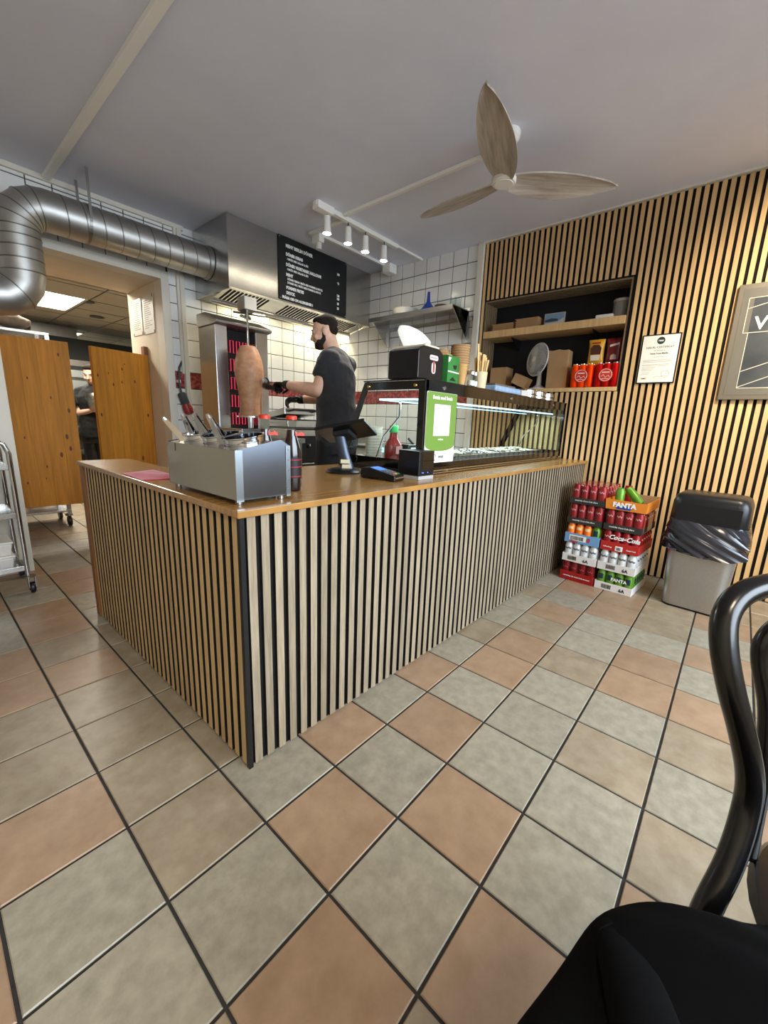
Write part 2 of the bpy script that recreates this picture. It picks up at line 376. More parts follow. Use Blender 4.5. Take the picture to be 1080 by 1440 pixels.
# ---- the kitchen seen through the doorway
KZ = 2.42
struct(MB().box(-1.3, 3.3, DY, 10.0, KZ, KZ+0.1).build('ceiling_kitchen', kit_ceil), 'pale panelled kitchen ceiling')
kc = bpy.data.objects['ceiling_kitchen']
for k in range(9): MB().box(-1.3, 3.3, 4.70+k*0.62, 4.712+k*0.62, KZ-0.004, KZ).build('ceiling_seam', steel_dark, kc)
for k in range(6): MB().box(-0.6+k*0.62, -0.588+k*0.62, DY, 10, KZ-0.004, KZ).build('ceiling_seam', steel_dark, kc)
kw = M('kitchen_wall', '#6e716e', 0.5, var=0.05, scale=3)
struct(MB().box(-1.3, 3.3, 9.9, 10.0, 0, KZ).build('wall_kitchen_back', kw), 'grey far kitchen wall')
struct(MB().box(-1.4, -1.3, DY, 10.0, 0, KZ).build('wall_kitchen_left', kw), 'grey kitchen wall')
struct(MB().box(3.2, 3.3, DY, 10.0, 0, KZ).build('wall_kitchen_right', kw), 'grey kitchen wall')
struct(MB().box(-1.4, DX0-0.1, DY-0.02, DY, 0, KZ).box(DX1+0.1, 3.3, DY-0.02, DY, 0, KZ).box(DX0-0.1, DX1+0.1, DY-0.02, DY, DZ, KZ).build('wall_kitchen_front', plaster), 'plaster wall on the kitchen side')
lamp = M('light_panel', '#ffffff', 0.5, emit='#fff4df', estr=9.0)
for (x0, x1, y0, y1, lb) in ((0.62, 1.20, 5.85, 6.80, 'square ceiling light panel nearer the doorway'), (1.25, 1.84, 8.65, 9.5, 'smaller looking far ceiling light panel above the kitchen')):
    t = thing('ceiling_light', lb, 'light', ((x0+x1)/2, (y0+y1)/2, KZ), 0, 'kitchen ceiling lights')
    hx, hy = (x1-x0)/2, (y1-y0)/2
    MB().box(-hx-.03, hx+.03, -hy-.03, -hy, -.02, -.001).box(-hx-.03, hx+.03, hy, hy+.03, -.02, -.001).box(-hx-.03, -hx, -hy, hy, -.02, -.001).box(hx, hx+.03, -hy, hy, -.02, -.001).build('frame', white_paint, t)
    MB().box(-hx, hx, -hy, hy, -.012, -.002).build('diffuser', lamp, t)
    area('kitchen_panel_light', ((x0+x1)/2, (y0+y1)/2, KZ-0.03), (0, 0, 0), x1-x0, y1-y0, 60, (1.0, 0.93, 0.80))
l = area('kitchen_near_light', (0.6, 4.75, KZ-0.03), (0, 0, 0), 0.6, 0.6, 34, (1.0, 0.92, 0.78))
t = thing('ceiling_light', 'ceiling light panel just behind the doorway lintel', 'light', (0.6, 4.75, KZ), 0, 'kitchen ceiling lights')
MB().box(-.33, .33, -.33, .33, -.014, -.001).build('frame', white_paint, t); MB().box(-.3, .3, -.3, .3, -.018, -.014).build('diffuser', lamp, t)
for k, (x, yy) in enumerate(((1.25, 6.0), (1.6, 6.9))):
    tag(MB().lathe([(0.09, -0.012), (0.08, -0.002)], x, yy, 20, z=KZ).build('ceiling_vent', steel_dark, smooth=True), ('round vent in the kitchen ceiling nearer the doorway', 'round vent further back in the kitchen ceiling')[k], 'vent')

# ---- swinging pine doors (hinged half way into the doorway)
def leaf(name, hinge, tip, label, flip):
    a = Vector((*hinge, 0)); c = Vector((*tip, 0)); d = c-a; W = d.length
    e = bpy.data.objects.new(name, None); col.objects.link(e); e.location = (*hinge, 0.30); e.rotation_euler = (0, 0, math.atan2(d.y, d.x)); struct(e, label)
    z1 = 1.285; n = 5; pw = (W-0.004)/n
    me = MB().box(0.0002, pw-0.0002, -0.016, 0.016, 0, z1).mesh('plank', pine)
    rg = random.Random(3 if flip else 5)
    for k in range(n):
        p = obj('plank', me, e, 0.0008, (0.004+k*pw, 0, 0))
        for q in range(rg.choice((2, 3, 4))):
            kx, kz, r = rg.uniform(.02, pw-.02), rg.uniform(.08, z1-.06), rg.uniform(.005, .014)
            b = MB().lathe([(r, 0), (r*0.7, 0.0006)], 0, 0, 12, 0.75, 1.6); b.xf(Matrix.Translation((kx, 0, kz)) @ Matrix.Rotation(PI/2, 4, 'X'))
            s = 1 if flip else -1
            o = b.build('knot', pine_knot, p, loc=(0, -0.0162 if s < 0 else 0.0162, 0), rot=(0, 0, 0))
            if s > 0: o.scale = (1, -1, 1)
    for hz in (0.12, 1.13):
        MB().box(-0.012, 0.006, -0.022, 0.022, hz, hz+0.09).cyl(-0.006, 0, hz-0.01, hz+0.10, 0.009, 10).build('hinge', chrome, e)
    return e
leaf('door_1', (1.085, 3.75), (0.600, 3.615), 'pine swing door leaf on the right of the doorway', True)
leaf('door_2', (-0.055, 3.66), (0.452, 3.60), 'pine swing door leaf on the left, nearer the trolley', False)
MB().box(1.055, 1.088, 3.735, 3.80, 0.25, 1.66).build('trim_7', end_wood); struct(bpy.data.objects['trim_7'], 'dark wood post carrying the right door leaf')
# ================================================================== COUNTER
ZT = 0.822; SL = -0.022                       # countertop height, slight skew of the front
CXo, CYo = 0.062, 0.435
ct = thing('service_counter', 'L-shaped service counter clad in vertical oak slats with brown wooden top', 'counter', (CXo, CYo, 0))
yf = lambda x: SL*x                           # local: corner of the slat faces is 0,0
LF = XW-CXo-0.002                             # length of the front run
LL = 1.44                                     # length of the left run
DEP = 0.74
b = MB().prism([(-0.012, -0.014), (LF, yf(LF)-0.014), (LF, DEP), (0.225, DEP), (0.225, LL+0.06), (-0.012, LL+0.06)], 2, ZT-0.021, ZT)
b.build('countertop', top_wood, ct, bevel=0.003)
b = MB().prism([(0.0135, 0.0135), (LF, yf(LF)+0.0135), (LF, DEP-0.03), (0.21, DEP-0.03), (0.21, LL), (0.0135, LL)], 2, 0.0, ZT-0.0215)
b.build('carcass', black_felt, ct)
MB().box(0.0, 0.014, 0.0, 0.014, 0.0, ZT-0.0215).build('corner_strip', black_plastic, ct)
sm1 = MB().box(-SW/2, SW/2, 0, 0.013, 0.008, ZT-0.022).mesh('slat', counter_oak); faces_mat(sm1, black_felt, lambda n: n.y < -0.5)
x = 0.034
while x < LF-0.02:
    obj('slat', sm1, ct, loc=(x, yf(x), 0), rot=(0, 0, SL)); x += PITCH
cl_oak = M('counter_side_slat_oak', '#c0a274', 0.62, var=0.12, scale=9, stretch=(6, 6, 0.35), objvar=0.10, bump=0.05)
sm2 = MB().box(0, 0.013, -SW/2, SW/2, 0.008, ZT-0.022).mesh('slat', cl_oak); faces_mat(sm2, black_felt, lambda n: n.x < -0.5)
y = 0.028
while y < LL-0.02:
    obj('slat', sm2, ct, loc=(0, y, 0)); y += PITCH
MB().box(-0.006, 0.215, LL+0.002, LL+0.052, 0, ZT-0.0215).build('end_board', end_wood, ct, bevel=0.002)
MB().box(1.2, 1.214, yf(1.2)-0.0143, yf(1.2)-0.0139, ZT-0.02, ZT).build('seam', end_wood, ct)

# ================================================================== EXTRACTION HOOD, DUCT, MENU
HX, HY, HZ = 1.385, 2.776, 2.09
hd = thing('extraction_hood', 'large stainless steel extraction hood fixed under the ceiling', 'hood', (HX, HY, HZ))
W, D, Hh = XW-HX-0.012, YB-HY-0.012, ZC-HZ-0.003
MB().prism([(0, 0), (0.004, 0.0), (0.004, Hh), (0, Hh)], 0, 0, W).build('front_panel', steel, hd)
MB().box(0, 0.004, 0.0045, D, -0.02, Hh).build('side_panel', steel, hd); MB().box(W-0.004, W, 0.0045, D, -0.02, Hh).build('side_panel', steel, hd)
MB().box(0.0045, W-0.0045, D-0.006, D, -0.02, Hh).build('back_panel', steel_dark, hd)
MB().box(-0.006, W, -0.004, 0.0, -0.006, 0.012).box(0.004, W-0.004, 0.005, 0.05, -0.004, 0.0).build('drip_lip', steel, hd)
MB().prism([(0.052, 0.0), (0.30, -0.050), (0.30, -0.045), (0.052, 0.005)], 0, 0.01, W-0.01).build('filter_frame', steel, hd)
MB().tube([(0.01, 0.318, -0.058), (W-0.01, 0.318, -0.058)], 0.018, 14).build('grease_trough', steel, hd, smooth=True)
MB().prism([(0.47, 0.05), (0.57, -0.02), (0.57, -0.014), (0.47, 0.056)], 0, 0.01, W-0.01).build('rear_deflector', steel_dark, hd)
MB().box(0.01, W-0.01, 0.31, 0.47, 0.085, 0.09).build('inner_plate', steel_dark, hd)
slot = M('slot_dark', '#12100e', 0.9)
zf = lambda y, o: -(y-0.052)*0.050/0.248+o
sl_m = MB().hexa([(0, .075, zf(.075, -.0030)), (.017, .075, zf(.075, -.0030)), (.017, .270, zf(.270, -.0030)), (0, .270, zf(.270, -.0030)), (0, .075, zf(.075, -.0002)), (.017, .075, zf(.075, -.0002)), (.017, .270, zf(.270, -.0002)), (0, .270, zf(.270, -.0002))]).mesh('filter_slot', slot)
for g0, n_ in ((0.05, 11), (0.62, 11), (1.14, 11)):
    for k in range(n_): obj('filter_slot', sl_m, hd, loc=(g0+k*0.036, 0, 0))
warm = M('hood_lamp', '#ffffff', 0.5, emit='#ffe6a8', estr=5.0)
for k in (0.35, 1.15):
    MB().box(k, k+0.34, 0.36, 0.42, 0.066, 0.084).build('lamp', warm, hd)
    area('hood_lamp_light', (HX+k+0.17, HY+0.39, HZ+0.06), (0, 0, 0), 0.34, 0.06, 4.2, (1.0, 0.87, 0.54))

mb = thing('menu_board', 'black menu board with white lettering mounted on the hood front', 'menu board', (1.855, HY-0.006, 2.10))
MW, MH = 0.815, 0.512
MB().box(0, MW, -0.006, 0.001, 0, MH).build('panel', M('menu_black', '#141516', 0.6), mb, bevel=0.001)
def mt(s, x, z, sz, al='LEFT'): return text('lettering', s, sz, (x, -0.0068, z), white_ink, mb, bold=0.0020 if sz > 0.026 else 0.0011, align=al, sx=0.84)
mt('MENY BERLIN DÖNER', 0.075, 0.432, 0.036)
mt('DÖNER KEBAB', 0.075, 0.366, 0.033); mt('I BRÖD MED SALLAD & SÅS', 0.088, 0.333, 0.023)
mt('DÖNER VEGETARISK HALLOUMI', 0.075, 0.284, 0.033); mt('I BRÖD MED SALLAD & SÅS', 0.088, 0.251, 0.023)
mt('MENY', 0.075, 0.203, 0.033); mt('DÖNER KEBAB I BRÖD MED POMMES & DRYCK', 0.088, 0.172, 0.023); mt('DÖNER VEG I BRÖD MED POMMES & DRYCK', 0.088, 0.143, 0.023)
mt('POMMES FRITES', 0.075, 0.098, 0.033); mt('DRYCK', 0.075, 0.055, 0.033); mt('FRÅGA OSS OM ALLERGENER !', 0.03, 0.012, 0.030)
for s, z in (('100', 0.366), ('95', 0.284), ('130', 0.172), ('120', 0.143), ('35', 0.098), ('25', 0.055)): mt(s, 0.70, z, 0.028, 'CENTER')
for x, z in ((0.012, 0.5), (0.012, 0.012), (MW-.012, 0.5), (MW-.012, .012)):
    bb = MB().lathe([(0.006, 0), (0.004, 0.003)], 0, 0, 10).xf(Matrix.Translation((x, -0.006, z)) @ Matrix.Rotation(PI/2, 4, 'X')); bb.build('screw', chrome, mb)

# duct: horizontal run, elbow down, elbow to the left
du = thing('ventilation_duct', 'galvanised spiral ventilation duct running from the hood above the doorway', 'duct', (HX-0.004, 3.10, 2.315))
R = 0.120; oy = 3.10
path = [(0, 0, 0)]+[(-0.05*k, 0, 0) for k in range(1, 19)]
ex, ez, Rb = -1.235+0.16, -0.16, 0.16
xs = HX-0.004
p2 = [(-0.92-0.155*0, 0, 0)]
elbow = [(-1.075-0.16*math.sin(a), 0, -0.16+0.16*math.cos(a)) for a in [PI/2*k/5 for k in range(6)]]
down = [(-1.235, 0, -0.16-0.05*k) for k in range(1, 6)]
elb2 = [(-1.235-0.16+0.16*math.cos(a), 0, -0.41-0.16*math.sin(a)) for a in [PI/2*k/4 for k in range(1, 5)]]
tail = [(-1.395-0.1*k, 0, -0.57) for k in range(1, 6)]
MB().tube(path+[(-0.98, 0, 0), (-1.03, 0, 0)]+elbow+down+elb2+tail, R, 40).build('pipe', galv, du, smooth=28)
ring = lambda p, d, r=R+0.003, wd=0.005: MB().tube([Vector(p)-Vector(d)*wd, Vector(p)-Vector(d)*wd*.4, Vector(p)+Vector(d)*wd*.4, Vector(p)+Vector(d)*wd], [R*.99, r, r, R*.99], 40)
for k in range(10): ring((-0.04-0.105*k, 0, 0), (math.cos(0.16), 0.0, math.sin(0.16)*(1))).build('seam', steel_dark, du, smooth=True)
for k in range(1, 6): 
    a = PI/2*k/5; ring((-1.075-0.16*math.sin(a), 0, -0.16+0.16*math.cos(a)), (-math.cos(a), 0, -math.sin(a))).build('seam', steel_dark, du, smooth=True)
for k in (1, 2.2, 3.6, 5): ring((-1.235, 0, -0.16-0.05*k), (0.06, 0, -1)).build('seam', steel_dark, du, smooth=True)
for k in (2, 4): 
    a = PI/2*k/4; ring((-1.235-0.16+0.16*math.cos(a), 0, -0.41-0.16*math.sin(a)), (-math.sin(a), 0, -math.cos(a))).build('seam', steel_dark, du, smooth=True)
MB().tube([(-0.03, 0, 0), (-0.001, 0, 0)], R+0.008, 40).build('collar', galv, du, smooth=True)
hs = MB()
for s_ in (-1, 1):
    hs.box(-0.862, -0.846, s_*0.1225-0.0015, s_*0.1225+0.0015, 0.0, 0.298)
ring_ = MB().tube([(-0.862, 0, 0), (-0.846, 0, 0)], R+0.004, 40)
hs.add(ring_.v, ring_.f).build('hanger_strap', steel_dark, du)

# cable trunking on the ceiling
tag(MB().box(0.360, 0.405, -2.4, YB-0.035, ZC-0.028, ZC-0.0005).build('cable_trunking', trunk_white, bevel=0.003), 'white cable trunking crossing the ceiling above the doorway', 'trunking')
tag(MB().box(1.945, 1.972, 0.74, 2.052, ZC-0.022, ZC-0.0005).build('cable_trunking', trunk_white, bevel=0.003), 'white cable trunking from the ceiling fan to the track light', 'trunking')
tag(MB().box(1.995, 2.022, 2.112, 2.53, ZC-0.022, ZC-0.0005).build('cable_trunking', trunk_white, bevel=0.003), 'short white trunking between track light and menu board', 'trunking')
tag(MB().box(2.10, 2.90, 2.455, 2.482, ZC-0.024, ZC-0.0005).build('cable_trunking', trunk_white, bevel=0.003), 'white trunking running along the top of the hood', 'trunking')
tag(MB().box(2.64, 3.02, 2.072, 2.094, ZC-0.018, ZC-0.0005).build('cable_trunking', trunk_white, bevel=0.003), 'thin white trunking from track light to tiled wall', 'trunking')
jx = thing('junction_box', 'white junction box with a plugged in connector above the menu board', 'junction box', (2.10, 2.50, ZC))
MB().box(-0.055, 0.0, -0.05, 0.05, -0.07, -0.001).build('housing', trunk_white, jx, bevel=0.006); MB().cyl(-0.028, -0.01, -0.12, -0.0705, 0.026, 16).build('plug', white_plastic, jx, smooth=True)
jx = thing('junction_box', 'white junction box on the ceiling by the tiled wall corner', 'junction box', (2.94, 2.44, ZC))
MB().box(-0.038, 0.07, -0.05, 0.05, -0.085, -0.001).build('housing', trunk_white, jx, bevel=0.006)

# track light
tl = thing('track_light', 'white ceiling track light with four small spotlights', 'track light', (1.69, 2.082, ZC))
MB().box(0, 0.94, -0.02, 0.02, -0.034, -0.001).build('rail', trunk_white, tl, bevel=0.003)
MB().box(0.005, 0.16, -0.034, 0.034, -0.052, -0.001).build('power_feed', trunk_white, tl, bevel=0.004)
bulb = M('spot_bulb', '#ffffff', 0.4, emit='#fff1d6', estr=60.0)
for k, x in enumerate((0.118, 0.338, 0.536, 0.770)):
    s = MB().lathe([(0.010, 0), (0.024, -0.002), (0.026, -0.03), (0.026, -0.06), (0.032, -0.112), (0.034, -0.118), (0.031, -0.118), (0.024, -0.10)], x, 0, 22, z=-0.062).build('spotlight', white_gloss, tl, smooth=50)
    MB().tube([(x, 0, -0.030), (x, 0, -0.064)], 0.005, 8).build('stem', black_plastic, s)
    MB().lathe([(0.0, 0), (0.026, 0.0), (0.024, 0.006)], x, 0, 20, z=-0.181).build('bulb', bulb, s)
    ld = bpy.data.lights.new('spot_lamp', 'SPOT'); ld.energy = 21; ld.color = (1.0, 0.90, 0.72) if k % 2 else (1.0, 0.95, 0.86); ld.spot_size = math.radians(115); ld.spot_blend = 0.7; ld.shadow_soft_size = 0.03
    lo = bpy.data.objects.new('spot_lamp', ld); col.objects.link(lo); lo.location = (1.69+x, 2.082, ZC-0.19)

# ceiling fan
FX, FY, FZ = 1.872, 0.690, 2.385
cf = thing('ceiling_fan', 'white ceiling fan with three weathered grey wooden blades', 'ceiling fan', (FX, FY, ZC))
MB().lathe([(0.0, -0.001), (0.066, -0.001), (0.066, -0.03), (0.046, -0.05), (0.040, -0.10), (0.040, -0.175), (0.052, -0.19), (0.052, -0.195)], 0, 0, 28).build('motor_mount', white_gloss, cf, smooth=40)
MB().lathe([(0.054, -0.196), (0.054, -0.205), (0.06, -0.206)], 0, 0, 28).build('gap_ring', black_plastic, cf)
MB().lathe([(0.062, -0.206), (0.067, -0.212), (0.067, -0.236), (0.060, -0.243), (0.052, -0.243), (0.050, -0.246), (0.0, -0.246)], 0, 0, 32).build('hub', white_gloss, cf, smooth=35)
bw = M('blade_wood', '#9d9184', 0.55, scale=4, stretch=(1.0, 9, 1), c2='#c3baad', bump=0.03)
def blade():
    vs = []; fs = []; n = 20; m = 6
    for s in (0, 1):
        for i in range(n+1):
            t = i/n; x = 0.045+0.615*t
            hw = 0.034+0.058*math.sin(min(1, t*1.15)*PI*0.62) if t < 0.75 else 0
            hw = 0.092*(math.sin(PI*(0.13+0.87*t**0.95))**0.62) if t < 1 else 0.004
            hw = max(hw, 0.006)
            for j in range(m+1):
                v = -1+2*j/m
                y = v*hw+0.02*t*(1-t); z = -y*math.tan(math.radians(15-8*t))-0.01*(v*v)*1.0+0.03*t*t
                vs.append((x, y, z+(0.004 if s else -0.004)))
    k = (n+1)*(m+1)
    for i in range(n):
        for j in range(m):
            a = i*(m+1)+j; q = (a, a+1, a+m+2, a+m+1); fs.append(q[::-1]); fs.append(tuple(k+z for z in q))
    for i in range(n):
        for j in (0, m):
            a = i*(m+1)+j; fs.append((a, a+m+1, k+a+m+1, k+a))
    for j in range(m): 
        for i in (0, n): a = i*(m+1)+j; fs.append((a, a+1, k+a+1, k+a))
    return MB().add(vs, fs)
bme = blade().mesh('blade', bw, 35)
for ang in (-44, 198.5, 80): obj('blade', bme, cf, loc=(0, 0, -0.222), rot=(0, 0, math.radians(ang)))

# ================================================================== WALL SHELF
ws = thing('wall_shelf', 'stainless steel wall shelf on triangular brackets', 'shelf', (XW-0.008, 2.02, 2.03))
MB().box(-0.30, 0, -0.495, 0.495, 0.040, 0.046).box(-0.30, -0.296, -0.495, 0.495, 0.004, 0.046).box(-0.003, 0, -0.495, 0.495, 0.046, 0.08).build('board', steel, ws, bevel=0.001)
MB().box(-0.012, 0, -0.54, 0.54, -0.035, 0.002).build('wall_rail', steel, ws)
for y in (-0.49, 0.46): MB().prism([(-0.295, 0.039), (-0.012, 0.039), (-0.012, -0.19), (-0.035, -0.19)], 1, y, y+0.004).box(-0.035, -0.012, y-0.02, y+0.02, -0.19, 0.0).build('bracket', steel, ws)
zs = 2.0765
for k in range(5):
    tag(MB().lathe([(0.05, 0), (0.09, 0.003), (0.125, 0.014), (0.127, 0.017), (0.09, 0.009), (0.0, 0.008)], 2.90, 2.165, 32, z=zs+0.0005+k*0.0125).build('plate', white_gloss, smooth=40), '%s white plate of the stack on the steel shelf' % ('lowest', 'second lowest', 'middle', 'second highest', 'topmost')[k], 'plate', 'plates stacked on the steel shelf')
tag(MB().lathe([(0.092, 0), (0.094, 0.004), (0.088, 0.01), (0.028, 0.085), (0.018, 0.10), (0.011, 0.185), (0.008, 0.187)], 2.90, 1.895, 28, z=zs).build('funnel', M('blue_plastic', '#173f96', 0.4), smooth=40), 'blue plastic funnel standing upside down on the steel shelf', 'funnel')
tag(MB().lathe([(0.03, 0), (0.06, 0.02), (0.07, 0.045), (0.066, 0.045), (0.05, 0.015), (0, 0.008)], 2.90, 1.74, 24, z=zs).build('bowl', M('brown_ceramic', '#54402f', 0.4), smooth=40), 'small brown bowl on the steel shelf beside the glasses', 'bowl')
cg = glass('clear_glass', (0.93, 0.96, 0.96))
for k, (x, y) in enumerate(((2.93, 1.645), (2.90, 1.572))):
    tag(MB().lathe([(0.028, 0), (0.034, 0.10), (0.032, 0.10), (0.026, 0.006), (0, 0.006)], x, y, 20, z=zs).build('drinking_glass', cg, smooth=40), ('clear drinking glass on the steel shelf next to the brown bowl', 'clear drinking glass at the slatted end of the steel shelf')[k], 'glass', 'glasses on the steel shelf')
hk = thing('hanging_utensil', 'black handled utensil hung on the tiled wall below the shelf', 'utensil', (XW-0.012, 2.26, 1.70))
MB().tube([(0, 0, 0.02), (0, 0, 0.14)], [0.010, 0.014], 10, flat=0.6).build('handle', black_plastic, hk, smooth=True); MB().box(-0.004, 0.003, -0.02, 0.02, -0.13, 0.02).build('blade', steel, hk)
MB().tube([(-0.012, 0, 0.150), (0.010, 0, 0.150)], 0.004, 8).tube([(-0.004, 0, 0.138), (-0.004, 0, 0.152)], 0.003, 6).build('hook', chrome, hk)
# ================================================================== KITCHEN LINE AGAINST THE BACK WALL
wt = thing('work_table', 'stainless steel work table under the doner grill', 'table', (1.165, 2.30, 0))
MB().box(0, 0.60, 0, 1.03, 0.86, 0.90).build('top', steel, wt, bevel=0.003)
MB().box(0.02, 0.58, 0.02, 1.0, 0.18, 0.21).build('lower_shelf', steel_dark, wt)
for x in (0.02, 0.54):
    for y in (0.02, 0.97): MB().box(x, x+0.04, y, y+0.04, 0, 0.86).build('leg', steel_dark, wt)
rg = thing('cooking_range', 'black fronted griddle range with round control knobs', 'cooker', (1.80, 2.74, 0))
MB().box(0, 0.72, 0.004, 0.60, 0.06, 0.90).build('body', black_plastic, rg, bevel=0.004)
MB().box(-0.005, 0.725, -0.01, 0.60, 0.90, 0.955).build('steel_rim', steel, rg, bevel=0.003)
MB().box(0.02, 0.70, 0.02, 0.56, 0.956, 0.972).build('griddle_plate', black_matt, rg)
MB().box(0.03, 0.69, -0.012, 0.003, 0.30, 0.68).build('oven_door', black_gloss, rg, bevel=0.004)
MB().tube([(0.08, -0.035, 0.63), (0.64, -0.035, 0.63)], 0.009, 10).box(.09, .10, -.035, -.012, .625, .635).box(.62, .63, -.035, -.012, .625, .635).build('door_handle', chrome, rg)
for k in range(5):
    bb = MB().lathe([(0.024, 0), (0.021, 0.022), (0.0, 0.022)], 0, 0, 18).xf(Matrix.Translation((0.09+k*0.135, 0.004, 0.80)) @ Matrix.Rotation(PI/2, 4, 'X')); kn = bb.build('knob', black_plastic, rg, smooth=40)
    MB().box(0.087+k*0.135, 0.093+k*0.135, -0.0195, -0.0185, 0.80, 0.822).build('pointer', white_ink, kn)
pr = thing('contact_grill', 'steel contact grill with raised lid standing on the range', 'grill', (2.06, 2.95, 0.9725))
MB().box(0, 0.40, 0, 0.34, 0.0, 0.075).build('base', steel, pr, bevel=0.006)
MB().box(0.01, 0.39, 0.0, 0.33, 0.076, 0.086).build('plate', black_matt, pr)
MB().hexa([(0, .05, .13), (.40, .05, .13), (.40, .34, .09), (0, .34, .09), (0, .05, .20), (.40, .05, .20), (.40, .34, .15), (0, .34, .15)]).build('lid', steel, pr, bevel=0.008)
MB().tube([(0.05, 0.05, 0.165), (0.05, -0.04, 0.18), (0.35, -0.04, 0.18), (0.35, 0.05, 0.165)], 0.010, 10).build('lid_handle', black_plastic, pr, smooth=True)
MB().box(0.03, 0.06, 0.27, 0.33, 0.07, 0.10).box(0.34, 0.37, 0.27, 0.33, 0.07, 0.10).build('hinge', steel_dark, pr)
uc = thing('steel_cabinet', 'low stainless steel cabinet in the corner beside the range', 'cabinet', (2.54, 2.74, 0))
MB().box(0, 0.49, 0, 0.60, 0.05, 0.90).build('body', steel_dark, uc, bevel=0.004); MB().box(0.02, 0.47, -0.015, -0.001, 0.10, 0.84).build('door', steel, uc, bevel=0.003)
MB().tube([(0.06, -0.04, 0.5), (0.06, -0.04, 0.7)], 0.008, 8).box(.055, .065, -.04, -.015, .51, .52).box(.055, .065, -.04, -.015, .68, .69).build('door_handle', chrome, uc)
for x in (0.03, 0.42):
    for y in (0.03, 0.53): MB().box(x, x+0.04, y, y+0.04, 0, 0.05).build('foot', black_plastic, uc)
# right hand prep line under the wall shelf, seen through the glass case
pc = thing('prep_counter', 'white prep counter standing along the tiled wall behind the display case', 'counter', (2.50, 1.28, 0))
MB().box(0, 0.53, 0, 1.40, 0.08, 0.80).build('body', white_paint, pc); MB().box(-0.01, 0.535, -0.005, 1.405, 0.80, 0.83).build('worktop', steel, pc, bevel=0.003)
MB().box(0.03, 0.52, 0.03, 1.37, 0, 0.08).build('plinth', black_plastic, pc)

# ---- doner grill
GX, GY, GZ = 1.205, 2.70, 0.9005
dg = thing('doner_grill', 'upright stainless doner grill with glowing heating elements', 'grill', (GX, GY, GZ))
GW, GD, GH = 0.475, 0.27, 0.86
MB().box(0, 0.006, 0, GD, 0.0, GH).box(0.006, 0.10, 0, 0.012, 0.06, GH).box(0.094, 0.10, 0.012, 0.10, 0.06, GH).build('left_pillar', steel, dg, bevel=0.002)
MB().box(GW-0.006, GW, 0, GD, 0.0, GH).box(GW-0.115, GW-0.006, 0, 0.012, 0.06, GH).box(GW-0.115, GW-0.109, 0.012, 0.10, 0.06, GH).build('right_pillar', steel, dg, bevel=0.002)
MB().box(0.006, GW-0.006, GD-0.012, GD, 0.06, GH).build('back_panel', steel_dark, dg)
MB().box(0.101, GW-0.116, 0.10, 0.112, 0.06, GH).build('heat_shield', black_matt, dg)
MB().prism([(-0.05, GH+0.01), (-0.05, GH+0.03), (0.13, GH+0.10), (GD, GH+0.10), (GD, GH+0.001), (0.0, GH+0.001)], 0, -0.01, GW+0.012).build('top_cap', steel_dark, dg, bevel=0.003)
MB().box(-0.01, GW+0.012, -0.36, GD, 0.0, 0.045).box(-0.01, GW+.012, -0.36, -0.352, 0.045, 0.075).box(-0.01, -.002, -.352, 0, .045, .075).box(GW+.004, GW+.012, -.352, 0, .045, .075).build('drip_tray', steel, dg, bevel=0.003)
heat = M('heating_element', '#5a1020', 0.6, emit='#ff3a5e', estr=0.6)
for r_ in range(5):
    z0 = 0.10+r_*0.145; pts = []
    for k in range(9):
        x = 0.112+k*0.029; a, c = (z0, z0+0.095) if k % 2 == 0 else (z0+0.095, z0)
        pts += [(x, 0.085, a), (x, 0.085, c)]
    MB().tube(pts, 0.0034, 6).build('heating_element', heat, dg)
MB().box(0.11, 0.215, -0.255, -0.155, GH+0.095, GH+0.19).build('motor_box', steel, dg, bevel=0.003)
MB().box(0.113, 0.212, -0.2575, -0.2555, GH+0.10, GH+0.186).build('motor_cover', white_paint, dg)
MB().tube([(0.162, -0.19, GH+0.08), (0.25, -0.10, GH+0.075), (0.26, 0.05, GH+0.115)], 0.013, 10).tube([(0.06, -0.18, GH+0.075), (0.31, -0.21, GH+0.09)], 0.009, 8).build('arm', steel, dg, smooth=True)
# ---- spit with meat
sp = thing('doner_meat_spit', 'cone of doner meat on a vertical spit in front of the grill', 'doner meat', (1.364, 2.493, 0.948))
meat = M('doner_meat', '#c49673', 0.5, c2='#ad7a58', scale=7, stretch=(2.2, 2.2, 3.2), detail=5, bump=0.12)
prof = [(0.0, 0.125), (0.080, 0.125), (0.083, 0.14), (0.080, 0.19), (0.079, 0.25), (0.088, 0.32), (0.102, 0.39), (0.109, 0.44), (0.109, 0.49), (0.102, 0.54), (0.088, 0.59), (0.072, 0.63), (0.056, 0.652), (0.050, 0.655), (0.0, 0.655)]
m_ = MB().lathe(prof, 0, 0, 36)
rgm = random.Random(4)
for i, (x, y, z) in enumerate(m_.v):
    a = math.atan2(y, x); s = 1+0.02*math.sin(a*3+z*9)+0.012*math.sin(a*7-z*21)+0.006*math.sin(z*260)
    m_.v[i] = (x*s, y*s, z)
m_.build('meat', meat, sp, smooth=60)
MB().lathe([(0.0, 0.0), (0.0, 0.113), (0.105, 0.113), (0.105, 0.1245), (0.0, 0.1245)], 0, 0, 28).build('base_disc', steel, sp)
MB().cyl(0, 0, 0.002, 0.113, 0.022, 14).build('socket', chrome, sp, smooth=True); MB().cyl(0, 0, 0.655, 0.918, 0.0085, 12).build('rod', chrome, sp, smooth=True)
MB().tube([(0.083*math.cos(a), 0.083*math.sin(a), z) for a, z in ((-0.5, 0.13), (-0.48, 0.25), (-0.46, 0.36), (-0.45, 0.44))], [0.012, 0.014, 0.016, 0.004], 8, flat=0.5).build('hanging_slice', meat, sp, smooth=True)

